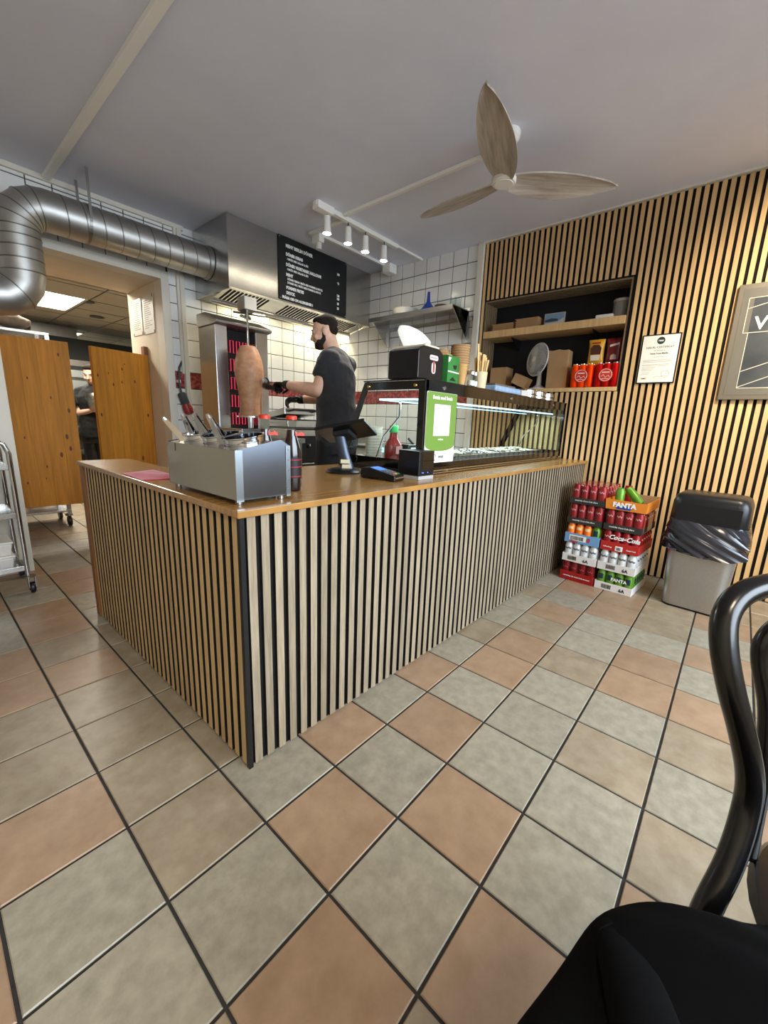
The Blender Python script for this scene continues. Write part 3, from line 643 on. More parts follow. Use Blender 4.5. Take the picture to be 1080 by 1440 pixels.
# ---- red mains plug on the tiles, papers in the doorway
pl = thing('power_plug', 'red and grey industrial power plug hanging on the tiles by the doorway', 'plug', (1.205, YB-0.05, 1.07))
M('plug_red', '#8f1f1d', 0.4); pl.scale = (1.2, 1.0, 1.12)
b = MB().lathe([(0.0, 0), (0.022, 0.0), (0.035, 0.012), (0.036, 0.05), (0.028, 0.085)], 0, 0, 20).xf(Matrix.Translation((0.035, 0, 0)) @ Matrix.Rotation(-0.32, 4, 'Y')); b.build('plug_head', MATS['plug_red'], pl, smooth=40)
b = MB().lathe([(0.028, 0.085), (0.030, 0.09), (0.030, 0.165), (0.018, 0.175)], 0, 0, 20).xf(Matrix.Translation((0.035, 0, 0)) @ Matrix.Rotation(-0.32, 4, 'Y')); b.build('grip', M('grey_rubber', '#3c3f42', 0.6), pl, smooth=40)
MB().tube([(-0.02, 0, 0.165), (-0.028, 0.01, 0.26), (-0.01, 0.028, 0.36), (0.03, 0.035, 0.44)], 0.008, 8).build('cable', M('grey_rubber', '#3c3f42', 0.6), pl, smooth=True)
MB().box(0.048, 0.068, -0.0365, -0.033, 0.022, 0.045).build('label_patch', white_paint, pl)
MB().box(-0.035, -0.015, 0.005, 0.042, 0.24, 0.262).build('cable_clip', white_plastic, pl)
for k, (y0, y1, z0, z1) in enumerate(((3.80, 4.03, 1.775, 2.085), (3.53, 3.77, 1.765, 2.08))):
    t = thing('paper_sheet', ('printed sheet in a plastic sleeve deeper inside the doorway', 'printed sheet in a plastic sleeve nearer the doorway edge')[k], 'paper', (DX1-0.003, (y0+y1)/2, z0), PI*1.5, 'sheets taped inside the doorway')
    w_, h_ = y1-y0, z1-z0
    MB().box(-w_/2, w_/2, -0.0015, 0.002, 0, h_).build('sleeve', M('sleeve_paper', '#c9c4b8', 0.35), t)
    rr = random.Random(k); lines('print', [(-w_*0.38, w_*rr.uniform(0, .38), h_*(0.88-q*0.055)) for q in range(14)], M('grey_print', '#8f8b84', 0.8), t, (0, -0.0016, 0), h=0.006)
    for x in (-w_/2+.012, w_/2-.012): 
        for z in (0.012, h_-0.012): MB().box(x-.008, x+.008, -.0022, -.0016, z-.012, z+.012).build('tape', black_plastic, t)

# ================================================================== ON THE COUNTER
# ---- condiment warmer
cw = thing('condiment_station', 'stainless steel condiment station with round pans on the counter corner', 'condiment station', (0.083, 0.482, ZT+0.001))
w_, l_ = 0.176, 0.432; ty = M('steel_blue_reflection', '#8d939d', 0.18, 1.0, var=0.08, scale=4)  # bluish window reflection put into the steel base colour of the end panels
MB().box(0, 0.003, 0.0, l_, 0.014, 0.152).build('side_panel', M('steel_brown_reflection', '#a59d8d', 0.2, 1.0, var=0.05, scale=5), cw, bevel=0.0008)  # brown reflection of the wooden doors mixed into this panel's base colour
MB().box(w_-0.003, w_, 0.0, l_, 0.014, 0.160).build('side_panel', steel, cw)
endp = [(0.0, 0.014), (w_, 0.014), (w_, 0.162), (w_-0.03, 0.180), (0.0, 0.153)]
MB().prism(endp, 1, -0.003, 0.0).build('end_panel', ty, cw); MB().prism(endp, 1, l_, l_+0.003).build('end_panel', ty, cw)
MB().box(-0.002, 0.02, -0.005, -0.003, 0.010, 0.152).box(w_-0.014, w_+0.002, -0.005, -0.003, 0.010, 0.162).build('corner_flange', M('flange_light', '#a9b2b8', 0.25, 1.0), cw)
for k in range(5): MB().ball((w_-0.006, -0.0055, 0.03+k*0.03), 0.0022, seg=8, rings=5).build('rivet', chrome, cw)
def ztop(x): return 0.151+0.027*(x/(w_-0.03)) if x < w_-0.03 else 0.178-0.018*((x-(w_-0.03))/0.03)
pans = [(0.082, 0.085), (0.082, 0.215), (0.082, 0.345)]; pr_ = 0.058
top = MB(); n = 28
for (px, py) in pans:       # deck around each well
    y0, y1 = py-0.065, py+0.065
    if py < 0.1: y0 = 0.0
    if py > 0.3: y1 = l_
    for i in range(n):
        a0, a1 = 2*PI*i/n, 2*PI*(i+1)/n
        def edge(a):
            c, s = math.cos(a), math.sin(a); t = 9
            if c > 1e-6: t = min(t, (w_-px)/c)
            if c < -1e-6: t = min(t, -px/c)
            if s > 1e-6: t = min(t, (y1-py)/s)
            if s < -1e-6: t = min(t, (y0-py)/s)
            return px+c*t, py+s*t
        (ax, ay), (bx, by) = edge(a0), edge(a1); cx0, cy0 = px+pr_*math.cos(a0), py+pr_*math.sin(a0); cx1, cy1 = px+pr_*math.cos(a1), py+pr_*math.sin(a1)
        top.add([(ax, ay, ztop(ax)), (bx, by, ztop(bx)), (cx1, cy1, ztop(cx1)), (cx0, cy0, ztop(cx0))], [(0, 1, 2, 3)])
top.build('deck', steel, cw)
for k, (px, py) in enumerate(pans):
    tilt = Matrix.Translation((px, py, ztop(px)+0.001)) @ Matrix.Rotation(-math.atan(0.027/0.146), 4, 'Y')
    p = MB().lathe([(0.0, -0.095), (0.045, -0.095), (0.054, -0.085), (0.0565, 0.0), (0.0565, 0.016), (0.062, 0.019), (0.062, 0.0215), (0.0545, 0.019), (0.052, -0.083), (0.0, -0.092)], 0, 0, 30).xf(tilt).build('pan', chrome, cw, smooth=40)
    MB().lathe([(0.0, -0.035), (0.0535, -0.04)], 0, 0, 24).xf(tilt).build('food', M(('relish_green', 'relish_beige', 'relish_red')[k], ('#5c6b2c', '#c9b78f', '#7e2b1e')[k], 0.5, var=0.4, scale=60, bump=0.5), p)
for x in (0.018, w_-0.018):
    for y in (0.02, l_-0.02): MB().cyl(x, y, 0.0, 0.014, 0.010, 12).build('foot', steel_dark, cw)
MB().box(-0.0006, 0.0, l_-0.062, l_-0.057, 0.125, 0.150).build('slit', black_plastic, cw)
def tongs(loc, rz, lean, label, L=0.24, jag=False):
    t = thing('serving_tongs', label, 'tongs', loc, rz, 'tongs in the condiment station')
    for s in (-1, 1):
        b = MB(); prof = [(-0.004, 0.0), (-0.008, L*0.5), (-0.012, L*0.8), (-0.018, L)] 
        pts = [(s*(0.004+0.016*(1-k/6)), 0, L*k/6) for k in range(7)]
        ws_ = [0.010]*5+[0.008, 0.007] if not jag else [0.02, 0.019, 0.014, 0.010, 0.009, 0.008, 0.007]
        for k in range(6):
            (x0, _, z0), (x1, _, z1) = pts[k], pts[k+1]; a, c = ws_[k], ws_[k+1]
            b.hexa([(x0-.001, -a, z0), (x0+.001, -a, z0), (x0+.001, a, z0), (x0-.001, a, z0), (x1-.001, -c, z1), (x1+.001, -c, z1), (x1+.001, c, z1), (x1-.001, c, z1)])
        b.xf(Matrix.Rotation(lean, 4, 'X')); b.build('arm', chrome, t)
    MB().lathe([(0.0, L-0.008), (0.007, L-0.006), (0.007, L+0.004), (0.0, L+0.006)], 0, 0, 10).xf(Matrix.Rotation(lean, 4, 'X')).build('hinge', chrome, t)
    return t
b0 = ZT+0.105
tongs((0.155, 0.600, b0), math.radians(20), math.radians(-36), 'steel serving tongs leaning out of the pan nearest the counter corner', 0.17)
tongs((0.168, 0.625, b0), math.radians(38), math.radians(-30), 'thin steel tongs leaning beside the nearest pair', 0.155)
tongs((0.165, 0.735, b0), math.radians(15), math.radians(-34), 'steel tongs with shiny handle in the middle pan', 0.165)
tongs((0.160, 0.860, b0), math.radians(70), math.radians(-38), 'dark scalloped serving tongs in the rear pan nearest the doorway', 0.155, True)
tongs((0.175, 0.850, b0), math.radians(35), math.radians(-26), 'steel serving tongs standing in the rear pan behind the scalloped pair', 0.15)

# ---- cola bottles
def bottle(loc, label):
    t = thing('cola_bottle', label, 'bottle', loc, 0.3, 'cola bottles on the counter')
    MB().lathe([(0.0, 0.001), (0.029, 0.001), (0.032, 0.008), (0.032, 0.125), (0.029, 0.150), (0.0185, 0.183), (0.0155, 0.205), (0.0, 0.205)], 0, 0, 28).build('drink', M('cola', '#140807', 0.08, coat=0.6), t, smooth=50)
    MB().lathe([(0.0158, 0.2052), (0.0158, 0.225), (0.0175, 0.235), (0.0175, 0.238)], 0, 0, 24).build('glass_neck', glass('bottle_glass', (0.82, 0.84, 0.82)), t, smooth=50)
    MB().lathe([(0.0185, 0.2385), (0.0185, 0.249), (0.014, 0.252), (0.0, 0.252)], 0, 0, 24).build('cap', M('cap_red', '#c8341d', 0.35), t, smooth=40)
    lr = M('label_red', '#b5202c', 0.5)
    MB().lathe([(0.0325, 0.045), (0.0325, 0.115)], 0, 0, 28).build('label', M('label_dark', '#1d1014', 0.5), t, smooth=True)
    for z in (0.050, 0.082, 0.106): MB().lathe([(0.0328, z), (0.0328, z+0.002)], 0, 0, 28).build('label_line', lr, t)
    text('lettering', 'kola', 0.020, (-0.008, -0.0205, 0.187), M('bottle_letter', '#d8361f', 0.5), t, rot=(PI/2-0.2, 0, -0.5), bold=0.0008)
    return t
bottle((0.362, 0.605, ZT+0.0005), 'dark cola bottle with red cap beside the condiment station')
bottle((0.296, 0.662, ZT+0.0005), 'dark cola bottle with red cap half hidden behind the condiment station')

# ---- cloth and paper
def rag(name, pts, h, mat, label, cat, seed):
    rr = random.Random(seed); n = 10; vs = []; fs = []
    (ax, ay), (bx, by), (cx, cy), (dx, dy) = pts
    for s in (0, 1):
        for i in range(n+1):
            for j in range(n+1):
                u, v = i/n, j/n
                x = (ax*(1-u)+bx*u)*(1-v)+(dx*(1-u)+cx*u)*v; y = (ay*(1-u)+by*u)*(1-v)+(dy*(1-u)+cy*u)*v
                z = h*(0.5+0.5*math.sin(u*7+seed)*math.cos(v*5+seed))*min(1, 6*u*(1-u)+.05)*min(1, 6*v*(1-v)+.05)
                vs.append((x, y, z+0.0007+0.0025*s))
    k = (n+1)**2
    for i in range(n):
        for j in range(n):
            a = i*(n+1)+j; q = (a, a+1, a+n+2, a+n+1); fs += [q, tuple(k+t for t in q)]
    for i in range(n):
        for a, b_ in ((i*(n+1), (i+1)*(n+1)), (i*(n+1)+n, (i+1)*(n+1)+n), (i, i+1), (n*(n+1)+i, n*(n+1)+i+1)): fs.append((a, b_, k+b_, k+a))
    o = MB().add(vs, fs).build(name, mat, smooth=50, loc=(0, 0, ZT)); return tag(o, label, cat)
rag('cleaning_cloth', [(0.062, 1.32), (0.056, 1.10), (0.20, 1.06), (0.20, 1.38)], 0.010, M('cloth_pink', '#d2536c', 0.9, var=0.1, scale=30, sheen=0.3), 'pink cleaning cloth lying on the counter ledge', 'cloth', 2)
rag('paper_napkin', [(0.195, 1.05), (0.205, 0.93), (0.275, 0.94), (0.27, 1.20)], 0.006, M('napkin_pale', '#d6b0a4', 0.9), 'pale pink paper napkin beside the cleaning cloth', 'napkin', 5)

# ---- tablet till
ps = thing('tablet_till', 'black tablet till on a tilted round-base stand', 'till', (0.86, 0.872, ZT+0.0005))
MB().lathe([(0.0, 0), (0.082, 0.0), (0.083, 0.006), (0.074, 0.016), (0.045, 0.022), (0.0, 0.022)], 0, 0, 36).build('base', black_plastic, ps, smooth=40)
pv = M('stand_grey', '#3f4654', 0.3, 0.6)
Rd = Vector((0.654, -0.7555, 0)); Fd = Vector((0.743, 0.633, 0)).normalized()
def PV(r, f, z): return tuple(Rd.normalized()*r+Fd*f+Vector((0, 0, z)))
MB().tube([PV(0.022, -0.02, 0.016), PV(0.0, -0.02, 0.09), PV(-0.02, -0.01, 0.175)], [0.030, 0.026, 0.025], 14, flat=0.5, up=PV(0, 1, 0)).build('pole', pv, ps, smooth=True)
for z, r in ((0.055, 0.0105), (0.032, 0.0165)):
    c = Vector(PV(r, -0.0345, z)); q = MB().hexa([tuple(c+Rd.normalized()*a+Fd*f_+Vector((0, 0, zz))) for zz in (-0.009, 0.009) for a, f_ in ((-.021, 0), (.021, 0), (.021, .002), (-.021, .002))]); q.build('sticker', M('sticker_cream', '#cfc6a8', 0.6), ps)
# tablet: screen turned to the worker side
ax_ = Vector(PV(0.94, -0.30, 0.20)).normalized(); nrm = Vector(PV(-0.35, 0.50, 0.80)); nrm = (nrm-ax_*nrm.dot(ax_)).normalized(); by_ = nrm.cross(ax_).normalized()
c0 = Vector(PV(0.01, 0.0, 0.185))
def TB(a, b_, c): return tuple(c0+ax_*a+by_*b_+nrm*c)
def slab(a0, a1, b0_, b1_, c0_, c1_): return MB().hexa([TB(a0, b0_, c0_), TB(a1, b0_, c0_), TB(a1, b1_, c0_), TB(a0, b1_, c0_), TB(a0, b0_, c1_), TB(a1, b0_, c1_), TB(a1, b1_, c1_), TB(a0, b1_, c1_)])
slab(-0.125, 0.125, -0.085, 0.085, 0.0, 0.016).build('tablet', black_plastic, ps, bevel=0.004)
slab(-0.115, 0.115, -0.075, 0.075, 0.0162, 0.0168).build('screen', M('screen_blue', '#20304a', 0.1, emit='#4a6ea8', estr=0.5), ps)
slab(-0.05, 0.035, -0.045, 0.045, -0.022, -0.0005).build('holder', black_matt, ps, bevel=0.005)
MB().tube([PV(0.03, 0.03, 0.16), PV(0.06, 0.05, 0.06), PV(0.03, 0.09, 0.005)], 0.0022, 6).build('cable', black_plastic, ps, smooth=True)

# ---- card terminal
tm_ = thing('card_terminal', 'black card payment terminal with lit blue screen', 'card terminal', (0.835, 0.605, ZT+0.0005), math.radians(8))
MB().prism([(-0.088, 0.0), (-0.04, 0.0), (-0.03, 0.006), (0.06, 0.006), (0.07, 0.0), (0.085, 0.002), (0.092, 0.02), (0.085, 0.046), (0.045, 0.050), (-0.088, 0.026)], 0, -0.040, 0.040).build('body', black_plastic, tm_, bevel=0.006, seg=3)
sl_ = math.atan2(0.024, 0.133)
def kp(name, x0, x1, y0, y1, h, mt_): 
    z = lambda y: 0.050+(y-0.045)*0.024/0.133+0.0003
    return MB().hexa([(x0, y0, z(y0)), (x1, y0, z(y0)), (x1, y1, z(y1)), (x0, y1, z(y1)), (x0, y0, z(y0)+h), (x1, y0, z(y0)+h), (x1, y1, z(y1)+h), (x0, y1, z(y1)+h)]).build(name, mt_, tm_)
kp('screen', -0.030, 0.030, -0.005, 0.042, 0.0006, M('terminal_screen', '#2a4fb0', 0.15, emit='#3f72e0', estr=1.1))
for r_ in range(4):
    for c_ in range(3): kp('key', -0.026+c_*0.019, -0.012+c_*0.019, -0.072+r_*0.015, -0.062+r_*0.015, 0.0022, M('key_grey', '#4b4d52', 0.5) if r_ else M(('key_red', 'key_yellow', 'key_green')[c_], ('#a3302a', '#c8a634', '#3d8b4a')[c_], 0.5))
MB().box(-0.034, 0.034, -0.0905, -0.0880, 0.012, 0.018).build('card_slot', chrome, tm_)

# ---- receipt printer
rp = thing('receipt_printer', 'black cube receipt printer at the corner of the display case', 'printer', (1.000, 0.548, ZT+0.0005), math.radians(-2))
MB().box(-0.055, 0.055, -0.06, 0.06, 0.016, 0.125).build('housing', black_plastic, rp, bevel=0.004)
MB().box(-0.054, 0.054, -0.059, 0.059, 0.0, 0.0155).build('base', M('grey_plastic', '#a9a9a6', 0.5), rp)
MB().box(-0.0555, 0.0555, -0.0612, -0.0601, 0.080, 0.083).build('paper_slot', black_gloss, rp)
MB().box(-0.035, 0.046, -0.0612, -0.0601, 0.045, 0.12).build('lid', black_gloss, rp)
for x in (-0.03, -0.022, 0.01): MB().ball((x, -0.0605, 0.030), 0.002, seg=8, rings=5).build('indicator', M('led_blue', '#2b49c8', 0.3, emit='#4c78ff', estr=3), rp)
# ================================================================== GLASS DISPLAY CASE ON THE COUNTER
KX, KY, KZ0 = 1.070, 0.572, ZT+0.0005
dc = thing('display_case', 'long glass display case with black frame standing on the counter', 'display case', (KX, KY, KZ0))
KL, KT, KB, KH = 1.960, 0.375, 0.560, 0.440
pane = glass('case_glass', (0.93, 0.97, 0.96), 0.55)
tint = glass('case_glass_dark', (0.12, 0.13, 0.14), 0.8)
MB().box(0, KL, -0.004, KB, 0.0, 0.020).build('base', black_plastic, dc)
MB().box(0.0, KL, -0.010, -0.0045, 0.004, 0.009).box(0.0, KL, -0.014, -0.0045, 0.016, 0.022).build('chrome_rail', chrome, dc)
MB().box(0.02, KL-0.02, 0.02, KB-0.03, 0.0205, 0.024).build('inner_floor', M('case_floor_white', '#c9d2d6', 0.3), dc)
MB().box(0.012, KL, 0, 0.005, KH-0.058, KH-0.006).build('front_top_band', black_gloss, dc)
MB().box(0.012, KL, 0, 0.005, 0.0205, 0.056).build('front_bottom_band', black_gloss, dc)
MB().box(0, 0.030, 0, 0.006, 0.0205, KH-0.006).build('corner_post', black_gloss, dc); MB().box(KL-0.022, KL, 0, 0.006, 0.0205, KH-0.006).build('corner_post', black_gloss, dc)
MB().box(0.030, KL-0.022, 0.001, 0.004, 0.056, KH-0.058).build('front_pane', pane, dc)
MB().box(-0.004, KL+0.004, -0.004, KT+0.004, KH-0.006, KH).build('top_pane', M('case_top_dark', '#0c100f', 0.06, coat=0.4), dc)
yb_ = lambda z: KT+(KB-KT)*(1-(z-0.02)/(KH-0.026))
for x0, nm in ((0.0, 'end'), (KL-0.006, 'end')):
    x1 = x0+0.006
    MB().prism([(0.006, KH-0.046), (yb_(KH-0.046), KH-0.046), (KT, KH-0.007), (0.006, KH-0.007)], 0, x0, x1).build('end_top_band', black_gloss, dc)
    MB().prism([(0.006, 0.0205), (KB, 0.0205), (yb_(0.065), 0.065), (0.006, 0.065)], 0, x0, x1).build('end_bottom_band', black_gloss, dc)
    MB().prism([(yb_(0.065)-0.038, 0.065), (yb_(0.065), 0.065), (yb_(KH-0.046), KH-0.046), (yb_(KH-0.046)-0.038, KH-0.046)], 0, x0, x1).build('end_rear_band', black_gloss, dc)
    MB().box(x0, x1, 0.006, 0.034, 0.065, KH-0.046).build('end_front_band', black_gloss, dc)
    MB().prism([(0.034, 0.065), (yb_(0.065)-0.038, 0.065), (yb_(KH-0.046)-0.038, KH-0.046), (0.034, KH-0.046)], 0, x0+0.002, x1-0.002).build('end_pane', pane, dc)
    for y, z in ((0.055, KH-0.028), (KT-0.03, KH-0.028)):
        b = MB().lathe([(0.009, 0), (0.007, 0.004), (0, 0.004)], 0, 0, 14).xf(Matrix.Translation((x0-0.0003, y, z)) @ Matrix.Rotation(-PI/2, 4, 'Y')); b.build('bolt', M('brass_bolt', '#c9a15a', 0.25, 1.0), dc)
MB().prism([(KB-0.006, 0.0205), (KB, 0.0205), (KT, KH-0.007), (KT-0.006, KH-0.007)], 0, 0.008, 0.03).prism([(KB-0.006, 0.0205), (KB, 0.0205), (KT, KH-0.007), (KT-0.006, KH-0.007)], 0, KL-0.03, KL-0.008).build('rear_post', black_gloss, dc)
for x, z in ((0.16, KH-0.03), (0.92, KH-0.03), (1.66, KH-0.03), (0.22, 0.012)):
    b = MB().lathe([(0.010, 0), (0.008, 0.005), (0, 0.005)], 0, 0, 14).xf(Matrix.Translation((x, -0.0045 if z < .02 else -0.0003, z)) @ Matrix.Rotation(PI/2, 4, 'X')); b.build('bolt', chrome, dc)
led = M('case_led', '#ffffff', 0.4, emit='#a5d8fa', estr=1.7)
MB().box(0.05, KL-0.04, 0.09, 0.30, 0.350, 0.356).build('glass_shelf', glass('shelf_glass', (0.85, 0.95, 0.97)), dc)
MB().box(0.05, KL-0.04, 0.082, 0.090, 0.348, 0.357).box(0.042, 0.05, 0.082, 0.31, 0.348, 0.357).box(0.05, KL-0.04, 0.30, 0.308, 0.348, 0.357).build('led_strip', led, dc)
MB().tube([(0.075, 0.20, 0.346), (0.075, 0.20, 0.27), (0.075, 0.30, 0.17), (0.075, 0.36, 0.025)], 0.005, 8).tube([(KL-0.06, 0.20, 0.346), (KL-0.06, 0.20, 0.27), (KL-0.06, 0.30, 0.17), (KL-0.06, 0.36, 0.025)], 0.005, 8).build('shelf_support', chrome, dc, smooth=True)
area('case_led_light', (KX+KL/2, KY+0.19, KZ0+0.34), (0, 0, 0), KL-0.1, 0.16, 9, (0.80, 0.93, 1.0))

# ---- things inside the case
zi = KZ0+0.0245
foods = [('steel tray of yellowish food in the display case right behind the sign', '#e0cf6a', '#e9e2c4'), ('steel tray of pale greenish food, second from the sign in the display case', '#c3cba6', '#e2e4d4'), ('steel tray of whitish food, middle one in the display case', '#d9d6cc', '#c2c4ba'),
         ('steel tray of pale mixed food, second from the slatted wall in the display case', '#b9b79c', '#d8d2c2'), ('steel tray of whitish food at the slatted wall end of the display case', '#dfe2cf', '#c0c8a4')]
for k, (lb, ca, cb) in enumerate(foods):
    x = KX+0.34+k*0.32
    t = thing('food_tray', lb, 'food tray', (x, KY+0.27, zi), 0, 'food trays in the display case')
    h = 0.045; a, b_ = 0.135, 0.17
    m_ = MB()
    for (x0, x1, y0, y1) in ((-a, a, -b_, -b_+.004), (-a, a, b_-.004, b_), (-a, -a+.004, -b_+.004, b_-.004), (a-.004, a, -b_+.004, b_-.004)): m_.box(x0, x1, y0, y1, 0, h)
    m_.box(-a, a, -b_, b_, 0, 0.003).box(-a-.01, a+.01, -b_-.01, -b_, h-.002, h).box(-a-.01, a+.01, b_, b_+.01, h-.002, h).build('tray', steel, t)
    rr = random.Random(k); fm = MB()
    for q in range(70):
        px, py = rr.uniform(-a+.02, a-.02), rr.uniform(-b_+.02, b_-.02); d = rr.uniform(0, PI); L = rr.uniform(.010, .022)
        z = 0.03+0.025*(1-(px/a)**2)*(1-(py/b_)**2)
        fm.tube([(px-L*math.cos(d), py-L*math.sin(d), z), (px, py, z+.005), (px+L*math.cos(d), py+L*math.sin(d), z)], 0.006, 5, flat=0.5)
    fo = fm.build('food', M('food_%d' % k, ca, 0.5, c2=cb, scale=30), t); fo['kind'] = 'stuff'
bx = thing('utensil_box', 'black lidded container with utensils in the display case', 'container', (KX+0.62, KY+0.475, zi), 0.0)
MB().box(-0.14, 0.14, -0.028, 0.028, 0.0, 0.085).build('body', black_gloss, bx, bevel=0.004); MB().tube([(-0.05, 0, 0.085), (-0.09, 0.01, 0.12)], 0.008, 8).tube([(0.06, 0, 0.085), (0.13, 0, 0.105)], 0.007, 8).build('handle', black_plastic, bx)
MB().box(-0.11, 0.11, -0.0286, -0.0281, 0.02, 0.065).build('pale_label', M('label_pale', '#bfc4c8', 0.5), bx)
kb = thing('ketchup_bottle', 'red ketchup bottle with green cap inside the display case', 'bottle', (1.212, 0.86, zi))
MB().lathe([(0.0, 0), (0.045, 0.0), (0.050, 0.008), (0.050, 0.085), (0.046, 0.105), (0.025, 0.135), (0.021, 0.165), (0.0, 0.165)], 0, 0, 26, 1.15, 0.8).build('body', M('ketchup_red', '#741512', 0.2, coat=0.4), kb, smooth=50)
MB().lathe([(0.024, 0.1655), (0.024, 0.198), (0.021, 0.202), (0.0, 0.202)], 0, 0, 20).build('cap', M('cap_green', '#2f9a4c', 0.4), kb, smooth=40)
MB().box(-0.026, 0.026, -0.0415, -0.0395, 0.055, 0.095).build('label', M('label_dull', '#b98a83', 0.6), kb)
rl = thing('cup_stack', 'tall stack of white cups inside the display case', 'cups', (1.195, 0.985, zi))
for k in range(12): MB().lathe([(0.040, 0.0), (0.047, 0.028), (0.049, 0.030), (0.046, 0.031), (0.038, 0.004)], 0, 0, 24, z=k*0.0145).build('cup', M('cup_white', '#e3ddd0', 0.6), rl, smooth=40)
nb = tag(MB().box(-0.045, 0.045, -0.03, 0.03, 0, 0.07).build('sauce_tub', M('tub_blue_white', '#bfe0ea', 0.4), loc=(1.335, 1.045, zi), bevel=0.006), 'pale blue tub standing beside the ketchup bottle', 'tub')
fw = tag(MB().lathe([(0.0, 0), (0.07, 0.0), (0.05, 0.02), (0.015, 0.035), (0, 0.036)], 0, 0, 20).build('flour_heap', M('flour_white', '#e6e4df', 0.9), loc=(1.175, 1.072, zi), smooth=True), 'small white heap at the rear of the display case', 'heap')
fw.scale = (1, .4, 1)

# ---- green payment sign on the case glass
sg = thing('payment_sign', 'green and white mobile payment sign stuck on the display case glass', 'sign', (1.083, KY-0.003, 0.880))
SWd, SH = 0.258, 0.330
def rr_poly(w0, w1, z0, z1, r=0.008, n=5):
    p = []
    for cx, cz, a0 in ((w1-r, z0+r, -PI/2), (w1-r, z1-r, 0), (w0+r, z1-r, PI/2), (w0+r, z0+r, PI)): p += [(cx+r*math.cos(a0+PI/2*k/n), cz+r*math.sin(a0+PI/2*k/n)) for k in range(n+1)]
    return p
MB().prism(rr_poly(0, SWd, 0, SH), 1, -0.004, 0.0).build('board', M('sign_white', '#e8e6e0', 0.4), sg)
gp = [(0.001, SH-0.009), (0.009, SH-0.001), (SWd-0.009, SH-0.001), (SWd-0.001, SH-0.009), (SWd-0.001, 0.085)]+[(SWd/2+(SWd/2-0.001)*math.cos(a), 0.085-0.030*math.sin(a)) for a in [PI*k/14 for k in range(1, 14)]]+[(0.001, 0.085)]
gm = M('sign_green', '#6f9440', 0.4)
MB().prism(gp, 1, -0.0046, -0.0041).build('green_field', gm, sg)
MB().box(0.062, 0.202, -0.0051, -0.0047, 0.128, 0.275).build('white_field', M('sign_white', '#e8e6e0', 0.4), sg)
text('lettering', 'Betala med Swish', 0.024, (SWd/2, -0.005, 0.298), white_ink, sg, bold=0.0006, align='CENTER')
text('lettering', 'swish', 0.022, (SWd/2+0.012, -0.0046, 0.022), M('sign_grey_ink', '#5b6059', 0.6), sg, bold=0.0003, align='CENTER')
text('lettering', 'swish.nu', 0.013, (SWd/2, -0.005, 0.108), white_ink, sg, bold=0.0003, align='CENTER')
MB().tube([(0.108-0.022+0.009*math.cos(a), -0.0047, 0.028+0.012*math.sin(a)) for a in [2*PI*k/16 for k in range(13)]], 0.0014, 5).build('logo_ring', M('sign_grey_ink', '#5b6059', 0.6), sg)

# ---- on top of the case
ztp = KZ0+KH+0.0008
nd = thing('napkin_dispenser', 'black napkin dispenser with white napkin sticking out on the case end', 'napkin dispenser', (1.150, 0.690, ztp))
arc = [(-0.100, 0.0), (0.100, 0.0), (0.100, 0.115)]+[(0.100*math.cos(a), 0.115+0.035*math.sin(a)) for a in [PI*k/10 for k in range(1, 10)]]+[(-0.100, 0.115)]
MB().prism(arc, 1, -0.088, 0.088).build('housing', black_plastic, nd, bevel=0.004)
MB().prism([(-0.06, 0.1435), (0.06, 0.1435), (0.055, 0.1512), (-0.055, 0.1512)], 1, -0.089, 0.089).build('napkin_stack', M('napkin_cream', '#d8cfb8', 0.8), nd)
n0_ = 9; vs = []; fs = []
for i in range(n0_):
    u = -1+2*i/(n0_-1)
    for j in range(6):
        v = j/5; wv = .046+.020*v-.030*max(0, v-.75)*4*abs(u)**3*.5
        vs.append((u*wv-.012*v, .010*math.sin(u*2.6)+.020*v, .149+v*(.082-.022*u-.020*u*u)))
k_ = len(vs); vs += [(x, y+.0015, z) for x, y, z in vs]
for i in range(n0_-1):
    for j in range(5): a_ = i*6+j; q4 = (a_, a_+6, a_+7, a_+1); fs += [q4, tuple(k_+t_ for t_ in q4)]
for i in range(n0_-1):
    for j in (0, 5): a_ = i*6+j; fs.append((a_, a_+6, k_+a_+6, k_+a_))
for j in range(5):
    for i in (0, n0_-1): a_ = i*6+j; fs.append((a_, a_+1, k_+a_+1, k_+a_))
MB().add([(x*1.35, y, z+(z-.149)*.12) for x, y, z in vs], fs).xf(Matrix.Rotation(-0.80, 4, 'Z')).build('napkin', paper, nd, smooth=60)
st = MB()
for px, pz, w1, h1 in ((0.02, 0.055, 0.016, 0.05), (0.02, 0.10, 0.034, 0.022)): st.prism(rr_poly(px-w1, px+w1, pz-h1/2, pz+h1/2, min(w1, h1/2)*.9), 1, -0.0895, -0.0884)
so = st.build('sticker', M('sticker_white', '#e9e3df', 0.5), nd)
MB().box(0.013, 0.027, -0.0901, -0.0896, 0.035, 0.085).box(-0.006, 0.046, -0.0901, -0.0896, 0.098, 0.101).build('sticker_print', M('sticker_red', '#b0413a', 0.5), so)
gb = thing('straw_box', 'green cardboard dispenser box with a black cut-out on the case', 'box', (1.325, 0.640, ztp), math.radians(4))
MB().box(-0.058, 0.058, -0.05, 0.05, 0, 0.128).build('box', M('box_green', '#2f7a34', 0.6, var=0.1, scale=12), gb, bevel=0.002)
MB().prism([(-0.010, 0.085), (0.032, 0.088), (0.026, 0.070), (0.014, 0.066), (0.002, 0.070)], 1, -0.0512, -0.0503).prism([(-0.04, 0.012), (0.03, 0.012), (-0.005, 0.030)], 1, -0.0512, -0.0503).build('cut_out', black_ink, gb)
